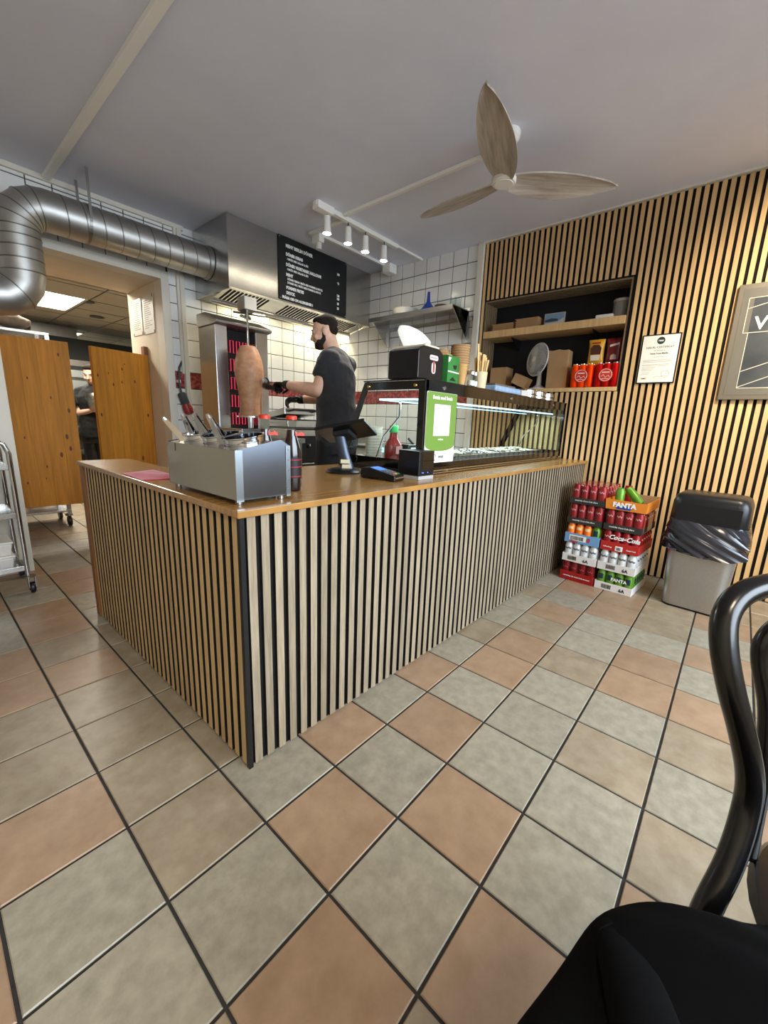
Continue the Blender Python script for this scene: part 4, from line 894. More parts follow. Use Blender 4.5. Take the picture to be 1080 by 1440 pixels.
MB().box(-0.058, 0.058, -0.0512, -0.0503, 0.050, 0.056).prism([(-0.058, 0.118), (-0.03, 0.118), (-0.045, 0.098), (-0.058, 0.095)], 1, -0.0512, -0.0503).build('white_band', white_ink, gb)
MB().box(-0.02, 0.03, -0.02, 0.03, 0.1285, 0.14).build('straws', M('straw_tan', '#d0a868', 0.7), gb)
def cups(loc, n, r, label, step=0.012, mat=kraft):
    t = thing('paper_cup_stack', label, 'paper cups', loc, 0, 'paper cup stacks on the display case')
    me = MB().lathe([(r*0.72, 0), (r*0.98, 0.075), (r*1.04, 0.077), (r*1.04, 0.082), (r*0.96, 0.081), (r*0.70, 0.004)], 0, 0, 24).mesh('cup', mat, 40)
    for k in range(n): obj('cup', me, t, loc=(0, 0, k*step))
    return t
cups((1.463, 0.640, ztp), 11, 0.048, 'tall stack of brown paper cups on the display case')
cups((1.402, 0.715, ztp), 9, 0.040, 'stack of brown paper cups half hidden behind the green box')
cups((1.408, 0.592, ztp), 2, 0.026, 'short stack of small pale paper cups beside the green box', 0.016, M('kraft_pale', '#c99f63', 0.7))
for k, (x, y) in enumerate(((1.487, 0.578), (1.535, 0.588))):
    t = thing('salt_shaker', ('glass shaker with steel lid next to the brown cups', 'glass shaker with steel lid next to the wooden forks')[k], 'shaker', (x, y, ztp), 0, 'shakers on the display case')
    MB().lathe([(0.0, 0), (0.022, 0), (0.022, 0.052), (0.018, 0.058), (0.0165, 0.058), (0.020, 0.050), (0.020, 0.003), (0, 0.003)], 0, 0, 20).build('jar', cg, t, smooth=40)
    MB().lathe([(0.0, 0.0035), (0.0195, 0.0035), (0.0195, 0.028), (0, 0.028)], 0, 0, 20).build('salt', white_gloss, t); MB().lathe([(0.019, 0.0585), (0.019, 0.072), (0.012, 0.078), (0, 0.078)], 0, 0, 20).build('lid', chrome, t, smooth=40)
fk = thing('fork_cup', 'cup crammed with wooden forks on the display case', 'cutlery cup', (1.618, 0.600, ztp))
MB().lathe([(0.034, 0), (0.040, 0.085), (0.038, 0.085), (0.032, 0.004), (0, 0.004)], 0, 0, 24).build('cup', M('cup_pale', '#d8c6a2', 0.6), fk, smooth=40)
wf = M('fork_wood', '#d6b67c', 0.7, var=0.1, scale=12, objvar=0.08)
rr = random.Random(8)
for k in range(26):
    a = rr.uniform(0, 2*PI); q = rr.uniform(0.3, 1)*0.02; lx, ly = math.cos(a)*q, math.sin(a)*q; H = rr.uniform(0.14, 0.19)
    if k == 0: H = 0.225; lx, ly = -0.02, 0.0
    tx, ty_ = lx*2.1, ly*2.1
    MB().hexa([(lx-.004, ly-.001, .005), (lx+.004, ly-.001, .005), (lx+.004, ly+.001, .005), (lx-.004, ly+.001, .005), (tx-.009, ty_-.001, H), (tx+.009, ty_-.001, H), (tx+.009, ty_+.001, H), (tx-.009, ty_+.001, H)]).build('fork', wf, fk)
lp = thing('lid_package', 'pale blue plastic package of lids lying on the display case', 'package', (2.02, 0.655, ztp))
MB().box(-0.20, 0.16, -0.06, 0.05, 0, 0.040).build('wrap', M('blue_wrap', '#9db9d8', 0.2, var=0.2, scale=12, coat=0.3), lp, bevel=0.014, seg=3)
MB().box(-0.19, 0.10, -0.045, 0.045, 0.0405, 0.050).build('card', M('card_brown', '#6d5b4c', 0.7), lp, bevel=0.003)
for k, x in enumerate((2.50, 2.685, 2.88)):
    t = thing('steel_pot', ('low round steel pot on the display case nearest the blue package', 'low round steel pot in the middle of the three on the case', 'low round steel pot at the slatted wall end of the case')[k], 'pot', (x, 0.70, ztp), 0, 'steel pots on the display case')
    MB().lathe([(0.0, 0), (0.066, 0), (0.072, 0.006), (0.072, 0.060), (0.076, 0.063), (0.070, 0.064), (0.068, 0.008), (0, 0.004)], 0, 0, 28).build('body', chrome, t, smooth=40)
    MB().lathe([(0.0725, 0.028), (0.0745, 0.030), (0.0725, 0.034)], 0, 0, 28).build('band', black_plastic, t)
tb = tag(MB().box(-0.06, 0.06, -0.04, 0.04, 0, 0.045).build('white_box', white_plastic, loc=(2.335, 0.67, ztp), bevel=0.004), 'small white box between blue package and steel pots', 'box')

# ================================================================== THE NICHE
zn0, zn1 = NZ0+0.0005, 1.8855
def rw(name, label, cat, x, y, z, group=None): return thing(name, label, cat, (x, y, z), -PI/2, group)       # local -Y looks into the room
for k, (y, n_) in enumerate(((1.21, 3), (0.995, 4))):
    for q in range(n_):
        t = rw('takeaway_box', ('%s brown takeaway box of the pile nearest the tiled wall in the niche' % ('lowest', 'middle', 'topmost')[q] if k == 0 else '%s brown takeaway box of the pile beside the small framed photograph' % ('lowest', 'second lowest', 'second highest', 'topmost')[q]), 'box', 3.15, y, zn1+0.0005+q*0.0185, ('takeaway boxes in the left pile', 'takeaway boxes in the right pile')[k])
        MB().hexa([(-.085, -.07, 0), (.085, -.07, 0), (.085, .07, 0), (-.085, .07, 0), (-.100, -.082, .017), (.100, -.082, .017), (.100, .082, .017), (-.100, .082, .017)]).build('tray', kraft, t); MB().box(-.103, .103, -.085, .085, .0171, .0180).build('lid', M('kraft_dark', '#97734c', 0.8), t)
t = rw('photo_frame', 'small framed beach photograph on the niche shelf', 'picture frame', 3.13, 0.785, zn1)
MB().box(-.083, .083, 0, .012, 0, .10).build('frame', M('frame_grey', '#9a968e', 0.5), t, bevel=0.002)
MB().box(-.075, .075, -.0008, -.0001, .008, .092).build('sky', M('photo_blue', '#6f8ba3', 0.5), t); MB().prism([(-.075, .008), (.075, .008), (.075, .055), (.02, .030), (-.075, .026)], 1, -.0014, -.0009).build('sand', M('photo_sand', '#b9b2a6', 0.5), t); MB().prism([(-.075, .05), (-.02, .06), (.03, .05), (.03, .036), (-.075, .034)], 1, -.0014, -.0009).build('rocks', M('photo_dark', '#2f3d47', 0.5), t)
t = rw('napkin_pack', 'white packet lying on the niche shelf', 'packet', 3.14, 0.40, zn1); MB().box(-.06, .06, -.05, .05, 0, .032).build('packet', M('pack_white', '#d9d7d0', 0.5), t, bevel=0.005)
t = rw('storage_canister', 'grey canister with a pale lid at the end of the niche shelf', 'canister', 3.17, 0.305, zn1); MB().lathe([(0, 0), (.056, 0), (.058, .004), (.058, .118)], 0, 0, 28).build('body', M('canister_grey', '#77756f', 0.5), t, smooth=40); MB().lathe([(.060, .1185), (.060, .135), (.055, .139), (0, .139)], 0, 0, 28).build('lid', M('canister_lid', '#a5a29a', 0.5), t, smooth=40)
# desk fan
t = rw('desk_fan', 'grey desk fan with round grille standing in the niche', 'fan', 3.17, 0.87, zn0)
fg = M('fan_grey', '#c9c6bf', 0.45); t.rotation_euler = (0, 0, -PI/2-0.55)
MB().lathe([(0, 0), (.085, 0), (.085, .008), (.05, .018), (.022, .04), (.017, .13), (.020, .15), (0, .155)], 0, 0, 28).build('stand', fg, t, smooth=45)
Mt = Matrix.Translation((0, -0.045, 0.245)) @ Matrix.Rotation(PI/2-0.08, 4, 'X')
MB().lathe([(0, -.09), (.03, -.088), (.042, -.06), (.042, -.03)], 0, 0, 22).xf(Mt).build('motor', fg, t, smooth=45)
MB().tube([(.132*math.cos(2*PI*k/40), .132*math.sin(2*PI*k/40), -.005) for k in range(40)], 0.006, 8, closed=True).xf(Mt).build('grille_rim', fg, t, smooth=True)
gr = MB()
for k in range(52):
    a = 2*PI*k/52; c, s = math.cos(a), math.sin(a)
    gr.tube([(.02*c, .02*s, .030), (.08*c, .08*s, .027), (.118*c, .118*s, .012), (.132*c, .132*s, -.005)], 0.0017, 4)
    gr.tube([(.03*c, .03*s, -.036), (.08*c, .08*s, -.034), (.118*c, .118*s, -.022), (.132*c, .132*s, -.005)], 0.0011, 4)
for r_ in (.04, .06, .08, .10): gr.tube([(r_*math.cos(2*PI*k/28), r_*math.sin(2*PI*k/28), .029-.006*(r_/.1)**3) for k in range(28)], 0.001, 4, closed=True)
gr.xf(Mt).build('grille', fg, t)
MB().lathe([(0, .034), (.022, .033), (.022, .028), (0, .027)], 0, 0, 22).xf(Mt).build('badge', white_plastic, t)
fb = MB()
for q in range(3):
    a0 = 2*PI*q/3; pts = [(r_*math.cos(a0+d), r_*math.sin(a0+d), .006*math.sin(d*3)) for r_, d in ((.02, 0), (.07, -.35), (.115, -.3), (.118, .1), (.10, .5), (.05, .45))]
    fb.add(pts+[(x, y, z+.002) for x, y, z in pts], [(0, 1, 2, 3, 4, 5), (11, 10, 9, 8, 7, 6)]+[(i, (i+1) % 6, 6+(i+1) % 6, 6+i) for i in range(6)])
fb.xf(Mt).build('blades', M('fan_blade', '#b5b3ad', 0.4), t)
t = rw('paper_bag', 'tall brown paper bag standing in the niche beside the desk fan', 'paper bag', 3.155, 0.705, zn0)
MB().hexa([(-.08, -.055, 0), (.085, -.055, 0), (.085, .055, 0), (-.08, .055, 0), (-.085, -.05, .30), (.078, -.05, .30), (.078, .05, .30), (-.085, .05, .30)]).build('bag', kraft, t, bevel=0.004); MB().prism([(-.085, .29), (.078, .29), (.078, .302), (.04, .298), (.0, .308), (-.05, .300), (-.085, .306)], 1, -.051, -.0502).build('torn_rim', kraft, t)
t = rw('cardboard_carton', 'plain brown carton at the tile end of the niche', 'carton', 3.20, 1.235, zn0); MB().box(-.08, .075, -.07, .07, 0, .20).build('carton', kraft, t, bevel=0.002); MB().box(-.08, .075, -.0705, -.07, .196, .1975).build('flap_seam', pine_knot, t)
t = rw('open_box', 'small open brown box tipped over in front of the desk fan', 'box', 3.12, 1.015, zn0); b = MB().box(-.07, .06, -.05, .05, 0, .004).box(-.07, .06, -.05, -.046, .004, .085).box(-.07, .06, .046, .05, .004, .085).box(-.07, -.066, -.046, .046, .004, .085)
b.xf(Matrix.Translation((0, 0, .030)) @ Matrix.Rotation(0.42, 4, 'Y')); b.build('box', kraft, t)
# snack packs
def multipack(label, y, ca, cb):
    t = rw('soda_multipack', label, 'multipack', 3.115, y, zn0, 'shrink wrapped packs in the niche'); w_ = .166
    cm = MB().lathe([(0, 0), (.022, 0), (.027, .008), (.027, .158), (.022, .172), (.021, .174), (0, .170)], 0, 0, 18).mesh('can', M('can_'+label.split()[0], ca, 0.35, 0.2), 40)
    for i in range(3):
        for j in range(2): 
            c = obj('can', cm, t, loc=(-.055+i*.055, -.03+j*.056, 0.002)); MB().lathe([(.020, .1745), (.020, .177), (.0, .175)], 0, 0, 16).build('can_lid', chrome, c)
    MB().box(-.085, .085, -.0605, .058, 0.001, .168).build('wrap', glass('shrink_'+label.split()[0], tuple(min(1, x*1.3+.25) for x in lin(ca)), 0.5), t, bevel=0.012)
    em = MB().lathe([(.050, 0), (.050, .0008)], 0, 0, 32).xf(Matrix.Translation((0, -.0608, .088)) @ Matrix.Rotation(PI/2, 4, 'X')).build('emblem', M('emblem_'+label.split()[0], cb, 0.5), t)
    MB().tube([(.043*math.cos(2*PI*k/32), -.0618, .088+.043*math.sin(2*PI*k/32)) for k in range(32)], 0.0018, 5, closed=True).tube([(-.030, -.0618, .078), (-.015, -.0618, .09), (.0, -.0618, .07), (.02, -.0618, .085), (.030, -.0618, .07)], .002, 5).tube([(-.03, -.0618, .058), (.0, -.0618, .062), (.03, -.0618, .056)], .002, 5).box(-.026, .026, -.0622, -.0612, .104, .111).build('emblem_print', M('emblem_white', '#f0d9cf', 0.5), em)
multipack('orange shrink wrapped soda pack with round red emblem in the niche', 0.497, '#f07a1e', '#c23322')
multipack('red shrink wrapped soda pack with round emblem at the niche end', 0.322, '#bd2420', '#c8392c')
def pouch(label, y, z, ca, panel, pc, dx, rot):
    t = rw('snack_bag', label, 'snack bag', 3.155, y, z, 'snack bags in the niche'); vs = []; fs = []; n, m = 8, 10
    for s in (-1, 1):
        for i in range(n+1):
            for j in range(m+1):
                u, v = -1+2*i/n, j/m; bul = .018*(1-u**4)*(1-(2*v-1)**6)
                vs.append((u*.058*(1-.04*math.sin(v*PI)), s*(bul+.001)+.0*v, v*.185))
    k = (n+1)*(m+1)
    for i in range(n):
        for j in range(m): a = i*(m+1)+j; q = (a, a+m+1, a+m+2, a+1); fs += [q, tuple(k+x for x in q)]
    for i in range(n):
        for j in (0, m): a = i*(m+1)+j; fs.append((a, a+m+1, k+a+m+1, k+a))
    for j in range(m):
        for i in (0, n): a = i*(m+1)+j; fs.append((a, a+1, k+a+1, k+a))
    MB().add(vs, fs).build('bag', M('bag_'+label.split()[0], ca, 0.3, var=0.08, scale=14, coat=0.3), t, smooth=50)
    for (nm, pp, cc) in panel: MB().prism(pp, 1, -.0212, -.0195).build(nm, M('bagprint_'+cc[1:], cc, 0.5), t)
    t.rotation_euler = (rot, 0, -PI/2); return t
zb = zn0+0.179
pouch('yellow snack bag standing on the orange soda pack', 0.435, zb, '#d9a21b', [('print_dark', [(-.035, .075), (.035, .075), (.04, .12), (.02, .145), (-.02, .145), (-.04, .12)], '#4a2418'), ('print_pale', [(-.03, .03), (.03, .03), (.034, .07), (-.034, .07)], '#ddd6c4'), ('print_red', [(-.03, .152), (.03, .152), (.03, .165), (-.03, .165)], '#a8361d')], '#000', 0, 0.06)
pouch('dark red snack bag standing on the red soda pack', 0.307, zb, '#6d1018', [('print_white', [(-.03, .122), (.034, .135), (.034, .15), (-.03, .137)], '#d8c9c4'), ('print_pale', [(-.022, .03), (.022, .03), (.018, .06), (.0, .072), (-.018, .06)], '#c4a79e')], '#000', 0, 0.04)

# ================================================================== ON THE SLAT WALL
t = rw('certificate', 'framed paper certificate hung on the slat wall beside the niche', 'certificate', XW-0.001, -0.005, 1.400)
MB().box(-.115, .115, -.012, 0, 0, .328).build('frame', black_plastic, t, bevel=0.002); MB().box(-.107, .107, -.0128, -.0121, .008, .320).build('sheet', paper, t)
b = MB().lathe([(.024, 0), (.024, .0004)], 0, 0, 28).xf(Matrix.Translation((0, -.0129, .285)) @ Matrix.Rotation(PI/2, 4, 'X')); em = b.build('emblem', M('emblem_green', '#22382c', 0.6), t)
text('emblem_lettering', 'Halal', 0.015, (0, -.0136, .280), white_ink, em, bold=0.0004, align='CENTER')
text('lettering', 'HALAL-CERTIFIKAT', 0.0185, (0, -.0131, .236), black_ink, t, align='CENTER', sx=1.02); text('lettering', 'Härmed intygas att', 0.009, (0, -.0131, .218), M('grey_ink', '#6d6a66', 0.7), t, align='CENTER'); text('lettering', 'Yalcin Food Middle', 0.014, (0, -.0131, .196), black_ink, t, bold=0.0003, align='CENTER')
lines('print', [(-.03, .03, .178), (-.09, .09, .158), (-.09, .085, .151), (-.09, .09, .144), (-.09, .07, .128), (-.09, .075, .121), (-.09, -.01, .108), (-.09, -.02, .098), (-.09, -.03, .088), (-.09, -.04, .072), (-.09, -.05, .062)], M('grey_ink', '#6d6a66', 0.7), t, (0, -.0129, 0))
MB().tube([(.055+.024*math.cos(2*PI*k/24), -.0131, .062+.022*math.sin(2*PI*k/24)) for k in range(24)], .0008, 4, closed=True).tube([(-.01, -.0131, .04), (.01, -.0131, .05), (.02, -.0131, .042), (.045, -.0131, .05), (.07, -.0131, .046)], .0007, 4).build('stamp', M('grey_ink', '#6d6a66', 0.7), t)
text('lettering', 'HMC', 0.014, (-.085, -.0131, .03), M('red_ink', '#9c2b2b', 0.7), t, bold=0.0004)
t = rw('framed_poster', 'large grey framed poster with white field lines at the right edge', 'poster', XW-0.001, -0.375, 1.285)
PW, PH = 1.10, 0.685
MB().box(0, PW, -.025, 0, 0, PH).build('frame', M('frame_pewter', '#6d675c', 0.4, 0.3), t, bevel=0.003)
MB().box(.028, PW-.028, -.0262, -.0251, .028, PH-.028).build('mat', M('poster_mat', '#6b665e', 0.35), t)
MB().box(.085, PW-.085, -.0270, -.0263, .070, PH-.085).build('picture', M('poster_dark', '#2c3138', 0.35, c2='#4a4d50', scale=3.5), t)
lnm = M('poster_line', '#cfc9b8', 0.5)
b = MB()
def pl_(x0, z0, x1, z1, r=.0022): b.tube([(x0, -.0272, z0), (x1, -.0272, z1)], r, 5)
pl_(.085, .070, .085, .400); pl_(.085, .400, .060, .400); pl_(.060, .400, .060, PH-.085); pl_(.060, PH-.085, PW-.06, PH-.06); pl_(.085, .070, PW-.085, .070); pl_(.060, .54, .5, .66); pl_(.085, .075, .6, .30); pl_(.085, .17, .6, .37); pl_(.060, .400, .30, .400)
b.build('field_lines', lnm, t)
text('lettering', 'V', 0.105, (.105, -.0275, .418), white_ink, t, bold=0.002)
MB().box(.028, PW-.028, -.0290, -.0282, .028, PH-.028).build('glazing', glass('poster_glass', (0.97, 0.98, 0.98), 0.8), t)
# ================================================================== STACKS OF CANNED DRINKS
can_h, can_r = 0.133, 0.0274
def can_mesh(nm, c, c2=None): return MB().lathe([(0, 0.001), (.020, 0), (can_r, .008), (can_r, .112), (.021, .124), (.0215, can_h), (.019, can_h), (.018, .123), (0, .122)], 0, 0, 16).mesh('can', M('can_'+nm, c, 0.32, 0.25, c2=c2, scale=18), 40)
CANS = {'cola': can_mesh('cola', '#8f1219'), 'cola_dark': can_mesh('cola_dark', '#7d1220'), 'orange': can_mesh('orange', '#d98722'), 'lime': can_mesh('lime', '#5f8f2a'), 'silver': can_mesh('silver', '#c9cdd0', '#e4e6e6')}
def print_mesh(nm, c, z0, z1, a=0.75, wave=0.0):
    vs = []; n_ = 8; R_ = can_r+0.0004
    for k in range(n_+1):
        t_ = -PI/2-a+2*a*k/n_; w_ = wave*math.sin(k*1.6)
        vs += [(R_*math.cos(t_), R_*math.sin(t_), z0+w_), (R_*math.cos(t_), R_*math.sin(t_), z1+w_)]
    return MB().add(vs, [(2*k, 2*k+2, 2*k+3, 2*k+1) for k in range(n_)]).mesh('can_print', M('canprint_'+nm, c, 0.4))
PRN = {'cola': print_mesh('cola', '#c9a3a0', .088, .096, .6, .005), 'cola_dark': print_mesh('cola_dark', '#b98a8c', .088, .094, .6, .005), 'orange': print_mesh('orange', '#efd3a2', .092, .112, .6), 'lime': print_mesh('lime', '#173247', .070, .108, .55), 'silver': print_mesh('silver', '#5d6a76', .085, .097, .8, .003)}
STK = 0.1395
def pack(loc, rz, label, kind, tray, tray_c, wrap=None, texts=(), top=False, tray_h=0.055):
    """local: front (-Y) 4 cans wide, 6 deep along +Y"""
    t = thing('drink_pack', label, 'drinks pack', loc, rz, 'trays of canned drinks stacked by the counter')
    hw, L = 0.1135, 0.340; tm2 = M('tray_'+tray, tray_c, 0.55, var=0.03, scale=6)
    MB().box(-hw, hw, 0, 0.003, 0.001, tray_h).box(-hw, hw, L-.003, L, 0.001, tray_h).box(-hw, -hw+.003, .003, L-.003, 0.001, tray_h).box(hw-.003, hw, .003, L-.003, 0.001, tray_h).box(-hw, hw, 0, L, 0.0005, 0.003).build('tray', tm2, t, bevel=0.0015)
    rows = []
    for i in range(4):
        for j in range(6):
            if not (i in (0, 3) or j in (0, 5) or top): continue
            kk = kind[i] if isinstance(kind, (list, tuple)) and j == 0 else (kind if isinstance(kind, str) else kind[0])
            cn = obj('can', CANS[kk], t, loc=(-0.0825+i*0.055, 0.032+j*0.0553, 0.0035))
            if j == 0 or i == 3:
                pz = 0.0 if j == 0 else PI/2
                pr = PRN[kk]; o_ = obj('can_print', pr, cn); o_.rotation_euler = (0, 0, pz)
    if wrap: MB().box(-hw-.0015, hw+.0015, -.0015, L+.0015, 0.0008, can_h+.004).build('shrink_wrap', glass('wrap_'+wrap, {'clear': (0.93, 0.90, 0.91), 'red': (0.88, 0.55, 0.56)}[wrap], 0.9), t, bevel=0.010, seg=3)
    for (s, sz, x, z, m_, bo, sh) in texts: text('lettering', s, sz, (x, -0.0012 if not wrap else -0.0022, z), m_, t, bold=bo, shear=sh, align='CENTER')
    return t
def barcode(t, x, z, w=0.06, h=0.028, y=-0.0004):
    b = MB(); rr = random.Random(int(x*1000)+int(z*999)); q = 0.0
    while q < w-0.004:
        d = rr.choice((.0012, .002, .003)); b.box(x+q, x+q+d, y-.0005, y, z, z+h); q += d+rr.choice((.0012, .0022))
    b.build('barcode', black_ink, t)
wi, bi, ri = white_ink, black_ink, M('red_print', '#b5211f', 0.6)
ang = -PI/2+math.radians(-4)
A0, B0 = Vector((2.492, 0.185, 0)), Vector((2.478, -0.052, 0))
tagl = 'coca-cola® the original taste'
def P_(base, lev, dx=0.0, dy=0.0, a=ang): return (base.x+dx, base.y+dy, 0.001+lev*STK)
p = pack(P_(A0, 0), ang, 'bottom pack of the taller stack, red shrink wrapped cola cans', 'cola_dark', 'red', '#a82226', 'red', [('refreshing the Coca-Cola moment', 0.013, 0, 0.030, wi, 0.0002, 0.2)], tray_h=0.065)
p = pack(P_(A0, 1), ang, 'white tray of silver cans, second from the floor in the taller stack', 'silver', 'white', '#dedcd9', None, [('6A', 0.030, 0.045, 0.014, bi, 0.001, 0)]); barcode(p, -.075, .014)
p = pack(P_(A0, 2), ang, 'blue tray of orange and lime cans in the middle of the taller stack', ['orange', 'orange', 'orange', 'lime'], 'blue', '#6d9ccc', None, [('0', 0.040, 0.045, 0.022, ri, 0.002, 0), ('Zero', 0.026, -0.05, 0.002, ri, 0.001, 0.2)], tray_h=0.068); MB().box(-.082, .03, -.0012, -.0004, .018, .056).build('label', white_ink, p); barcode(p, -.074, .023, .09, .026, -.0013)
p = pack(P_(A0, 3), ang, 'second pack from the top of the taller stack, cola cans over a black tray', 'cola', 'black', '#2b2d2b', 'clear', [('smakrika Coca-Cola Zero', 0.014, -.005, 0.020, wi, 0.0002, 0.2)], tray_h=0.042)
p = pack(P_(A0, 4, 0.004), ang, 'topmost pack of the taller stack, clear wrapped cola cans over a black tray', 'cola', 'black', '#2b2d2b', 'clear', [('smakrika Coca-Cola Zero', 0.014, -.005, 0.020, wi, 0.0002, 0.2)], True, 0.042)
p = pack(P_(B0, 0), ang, 'white tray of lime soda cans at the bottom of the stack beside the bin', 'lime', 'white', '#dedcd9', None, [('6A', 0.030, 0.055, 0.014, bi, 0.001, 0), ('FANTA', 0.030, 0.03, 0.078, wi, 0.001, 0)]); barcode(p, -.07, .014)
p = pack(P_(B0, 1), ang, 'white tray of silver cans, second from the floor beside the bin', 'silver', 'white', '#dedcd9', None, [('6A', 0.030, 0.055, 0.014, bi, 0.001, 0)]); barcode(p, -.06, .014)
p = pack(P_(B0, 2), ang, 'red tray of cola cans in the middle of the stack beside the bin', 'cola', 'redbright', '#b3231f', None, [('Coca-Cola', 0.042, 0.02, 0.082, wi, 0.0012, 0.35), ('refreshing', 0.013, -.07, 0.022, wi, 0.0002, 0.2), ('Coca-Cola', 0.013, .07, 0.022, wi, 0.0002, 0.2)], tray_h=0.062); MB().box(-.022, .022, -.0012, -.0004, .008, .040).build('label', white_ink, p); barcode(p, -.015, .013, .03, .018, -.0013)
p = pack(P_(B0, 3), ang, 'clear wrapped cola cans over a black tray under the orange box', 'cola', 'black', '#2b2d2b', 'clear', [('smakrika Coca-Cola Zero', 0.014, -.005, 0.020, wi, 0.0002, 0.2)], tray_h=0.042)
ob = thing('open_drink_tray', 'open orange cardboard tray on top of the stack beside the bin', 'cardboard tray', P_(B0, 4), ang)
om = M('tray_orange', '#e0862a', 0.55, var=0.03, scale=6); inn = M('tray_inside', '#a58560', 0.8)
hw, L = 0.117, 0.335
MB().hexa([(-hw, 0, .001), (hw, 0, .001), (hw, .003, .001), (-hw, .003, .001), (-hw-.004, -.004, .068), (hw+.006, -.004, .062), (hw+.006, -.001, .062), (-hw-.004, -.001, .068)]).build('front_wall', om, ob)
MB().box(hw-.003, hw, .003, L-.003, .001, .066).build('side_wall', om, ob); MB().box(-hw, -hw+.003, .003, L-.003, .001, .066).build('side_wall', om, ob); MB().box(-hw, hw, L-.003, L, .001, .075).box(-hw+.003, hw-.003, .003, L-.003, .0005, .003).build('rear_wall', inn, ob)
MB().prism([(-.052, .008), (.028, .008), (.050, .034), (-.062, .034)], 1, -.0032, -.0026).build('logo_leaf', M('logo_blue', '#20409a', 0.5), ob, loc=(0, -.0008, 0))
text('lettering', 'FANTA', 0.042, (-.008, -.0052, .022), white_ink, ob, bold=0.0022, align='CENTER', rot=(PI/2+.06, 0, 0))
zc_ = 4*STK+0.001+0.0035
def loose(label, x, y, kind, rot):
    m_ = Matrix.Rotation(ang, 4, 'Z') @ Vector((x, y, 0)); o = obj('drink_can', CANS[kind], None, 0, (B0.x+m_.x, B0.y+m_.y, zc_), (0, 0, 0)); o.rotation_euler = rot; tag(o, label, 'can', 'loose cans in the orange tray'); return o
loose('lime green can standing upright in the orange tray', -.062, .075, 'lime', (0, 0, 1.0)).location.z += 0.0
o = loose('lime green can leaning over in the orange tray', .05, .15, 'lime', (0.0, -0.75, ang)); o.location.z += 0.030
loose('red cola can standing at the rear of the orange tray', -.06, .25, 'cola', (0, 0, 0))

# ================================================================== WASTE BIN
bn = thing('waste_bin', 'steel waste bin with black hood lid and dark plastic liner', 'bin', (2.635, -0.478, 0), -PI/2+math.radians(-4))
def rrect(w, d, r, n=6):
    p = []
    for cx, cy, a0 in ((w-r, d-r, 0), (-w+r, d-r, PI/2), (-w+r, -d+r, PI), (w-r, -d+r, 1.5*PI)): p += [(cx+r*math.cos(a0+PI/2*k/n), cy+r*math.sin(a0+PI/2*k/n)) for k in range(n+1)]
    return p
def loft(secs, capb=True, capt=True):
    vs = []; fs = []; n = len(secs[0][0])
    for poly, z in secs: vs += [(x, y, z(x, y) if callable(z) else z) for x, y in poly]
    for k in range(len(secs)-1): fs += [(k*n+i, k*n+(i+1) % n, (k+1)*n+(i+1) % n, (k+1)*n+i) for i in range(n)]
    if capb: fs.append(tuple(range(n))[::-1])
    if capt: fs.append(tuple((len(secs)-1)*n+i for i in range(n)))
    return MB().add(vs, fs)
loft([(rrect(.148, .128, .05), 0.012), (rrect(.172, .145, .055), 0.47)]).build('body', M('bin_steel', '#b4b3b0', 0.35, 0.85, var=0.05, scale=120), bn, smooth=50)
loft([(rrect(.146, .126, .05), 0.0), (rrect(.150, .130, .05), 0.0118)]).build('base_ring', black_plastic, bn, smooth=40)
def crump(w, d, r, amp, ph):
    q = rrect(w, d, r, 14); p = []; out = []
    for (ax, ay), (bx, by) in zip(q, q[1:]+q[:1]):
        m_ = max(1, int(math.hypot(bx-ax, by-ay)/0.008)); p += [(ax+(bx-ax)*k/m_, ay+(by-ay)*k/m_) for k in range(m_)]
    for i, (x, y) in enumerate(p):
        a = math.atan2(y, x); s = 1+amp*1.1*abs(math.sin(a*5.5+ph*.6))+amp*.7*math.sin(a*13+ph*1.3)-amp*.6; out.append((x*s, y*s))
    return out
lin_m = M('bin_liner', '#2a2c36', 0.16, var=0.2, scale=5, coat=0.8, bump=0.15)
loft([(crump(.178, .152, .05, .020, 1.0), lambda x, y: 0.405+.03*math.sin(6*x+9*y)-.05*x), (crump(.206, .172, .05, .040, 1.4), lambda x, y: 0.385+.035*math.sin(6*x+9*y)-.06*x), (crump(.204, .170, .05, .040, 1.6), 0.44), (crump(.194, .162, .05, .032, 1.8), 0.50), (crump(.186, .156, .05, .018, 2.1), 0.55), (crump(.182, .152, .05, .006, 3.0), 0.575)], False, False).build('liner', lin_m, bn, smooth=60)
loft([(rrect(.184, .154, .055), 0.545), (rrect(.186, .156, .055), 0.56), (rrect(.182, .152, .055), 0.665), (rrect(.170, .140, .05), 0.700), (rrect(.150, .118, .045), 0.714)], True, True).build('hood_lid', M('bin_black', '#15171a', 0.32, var=0.1, scale=30), bn, smooth=50)
MB().prism([(-.15, .0), (.15, .0), (.15, .10), (-.15, .10)], 1, -.1565, -.1555).build('flap', M('bin_black', '#15171a', 0.32), bn, loc=(0, 0, .555), bevel=.0004)

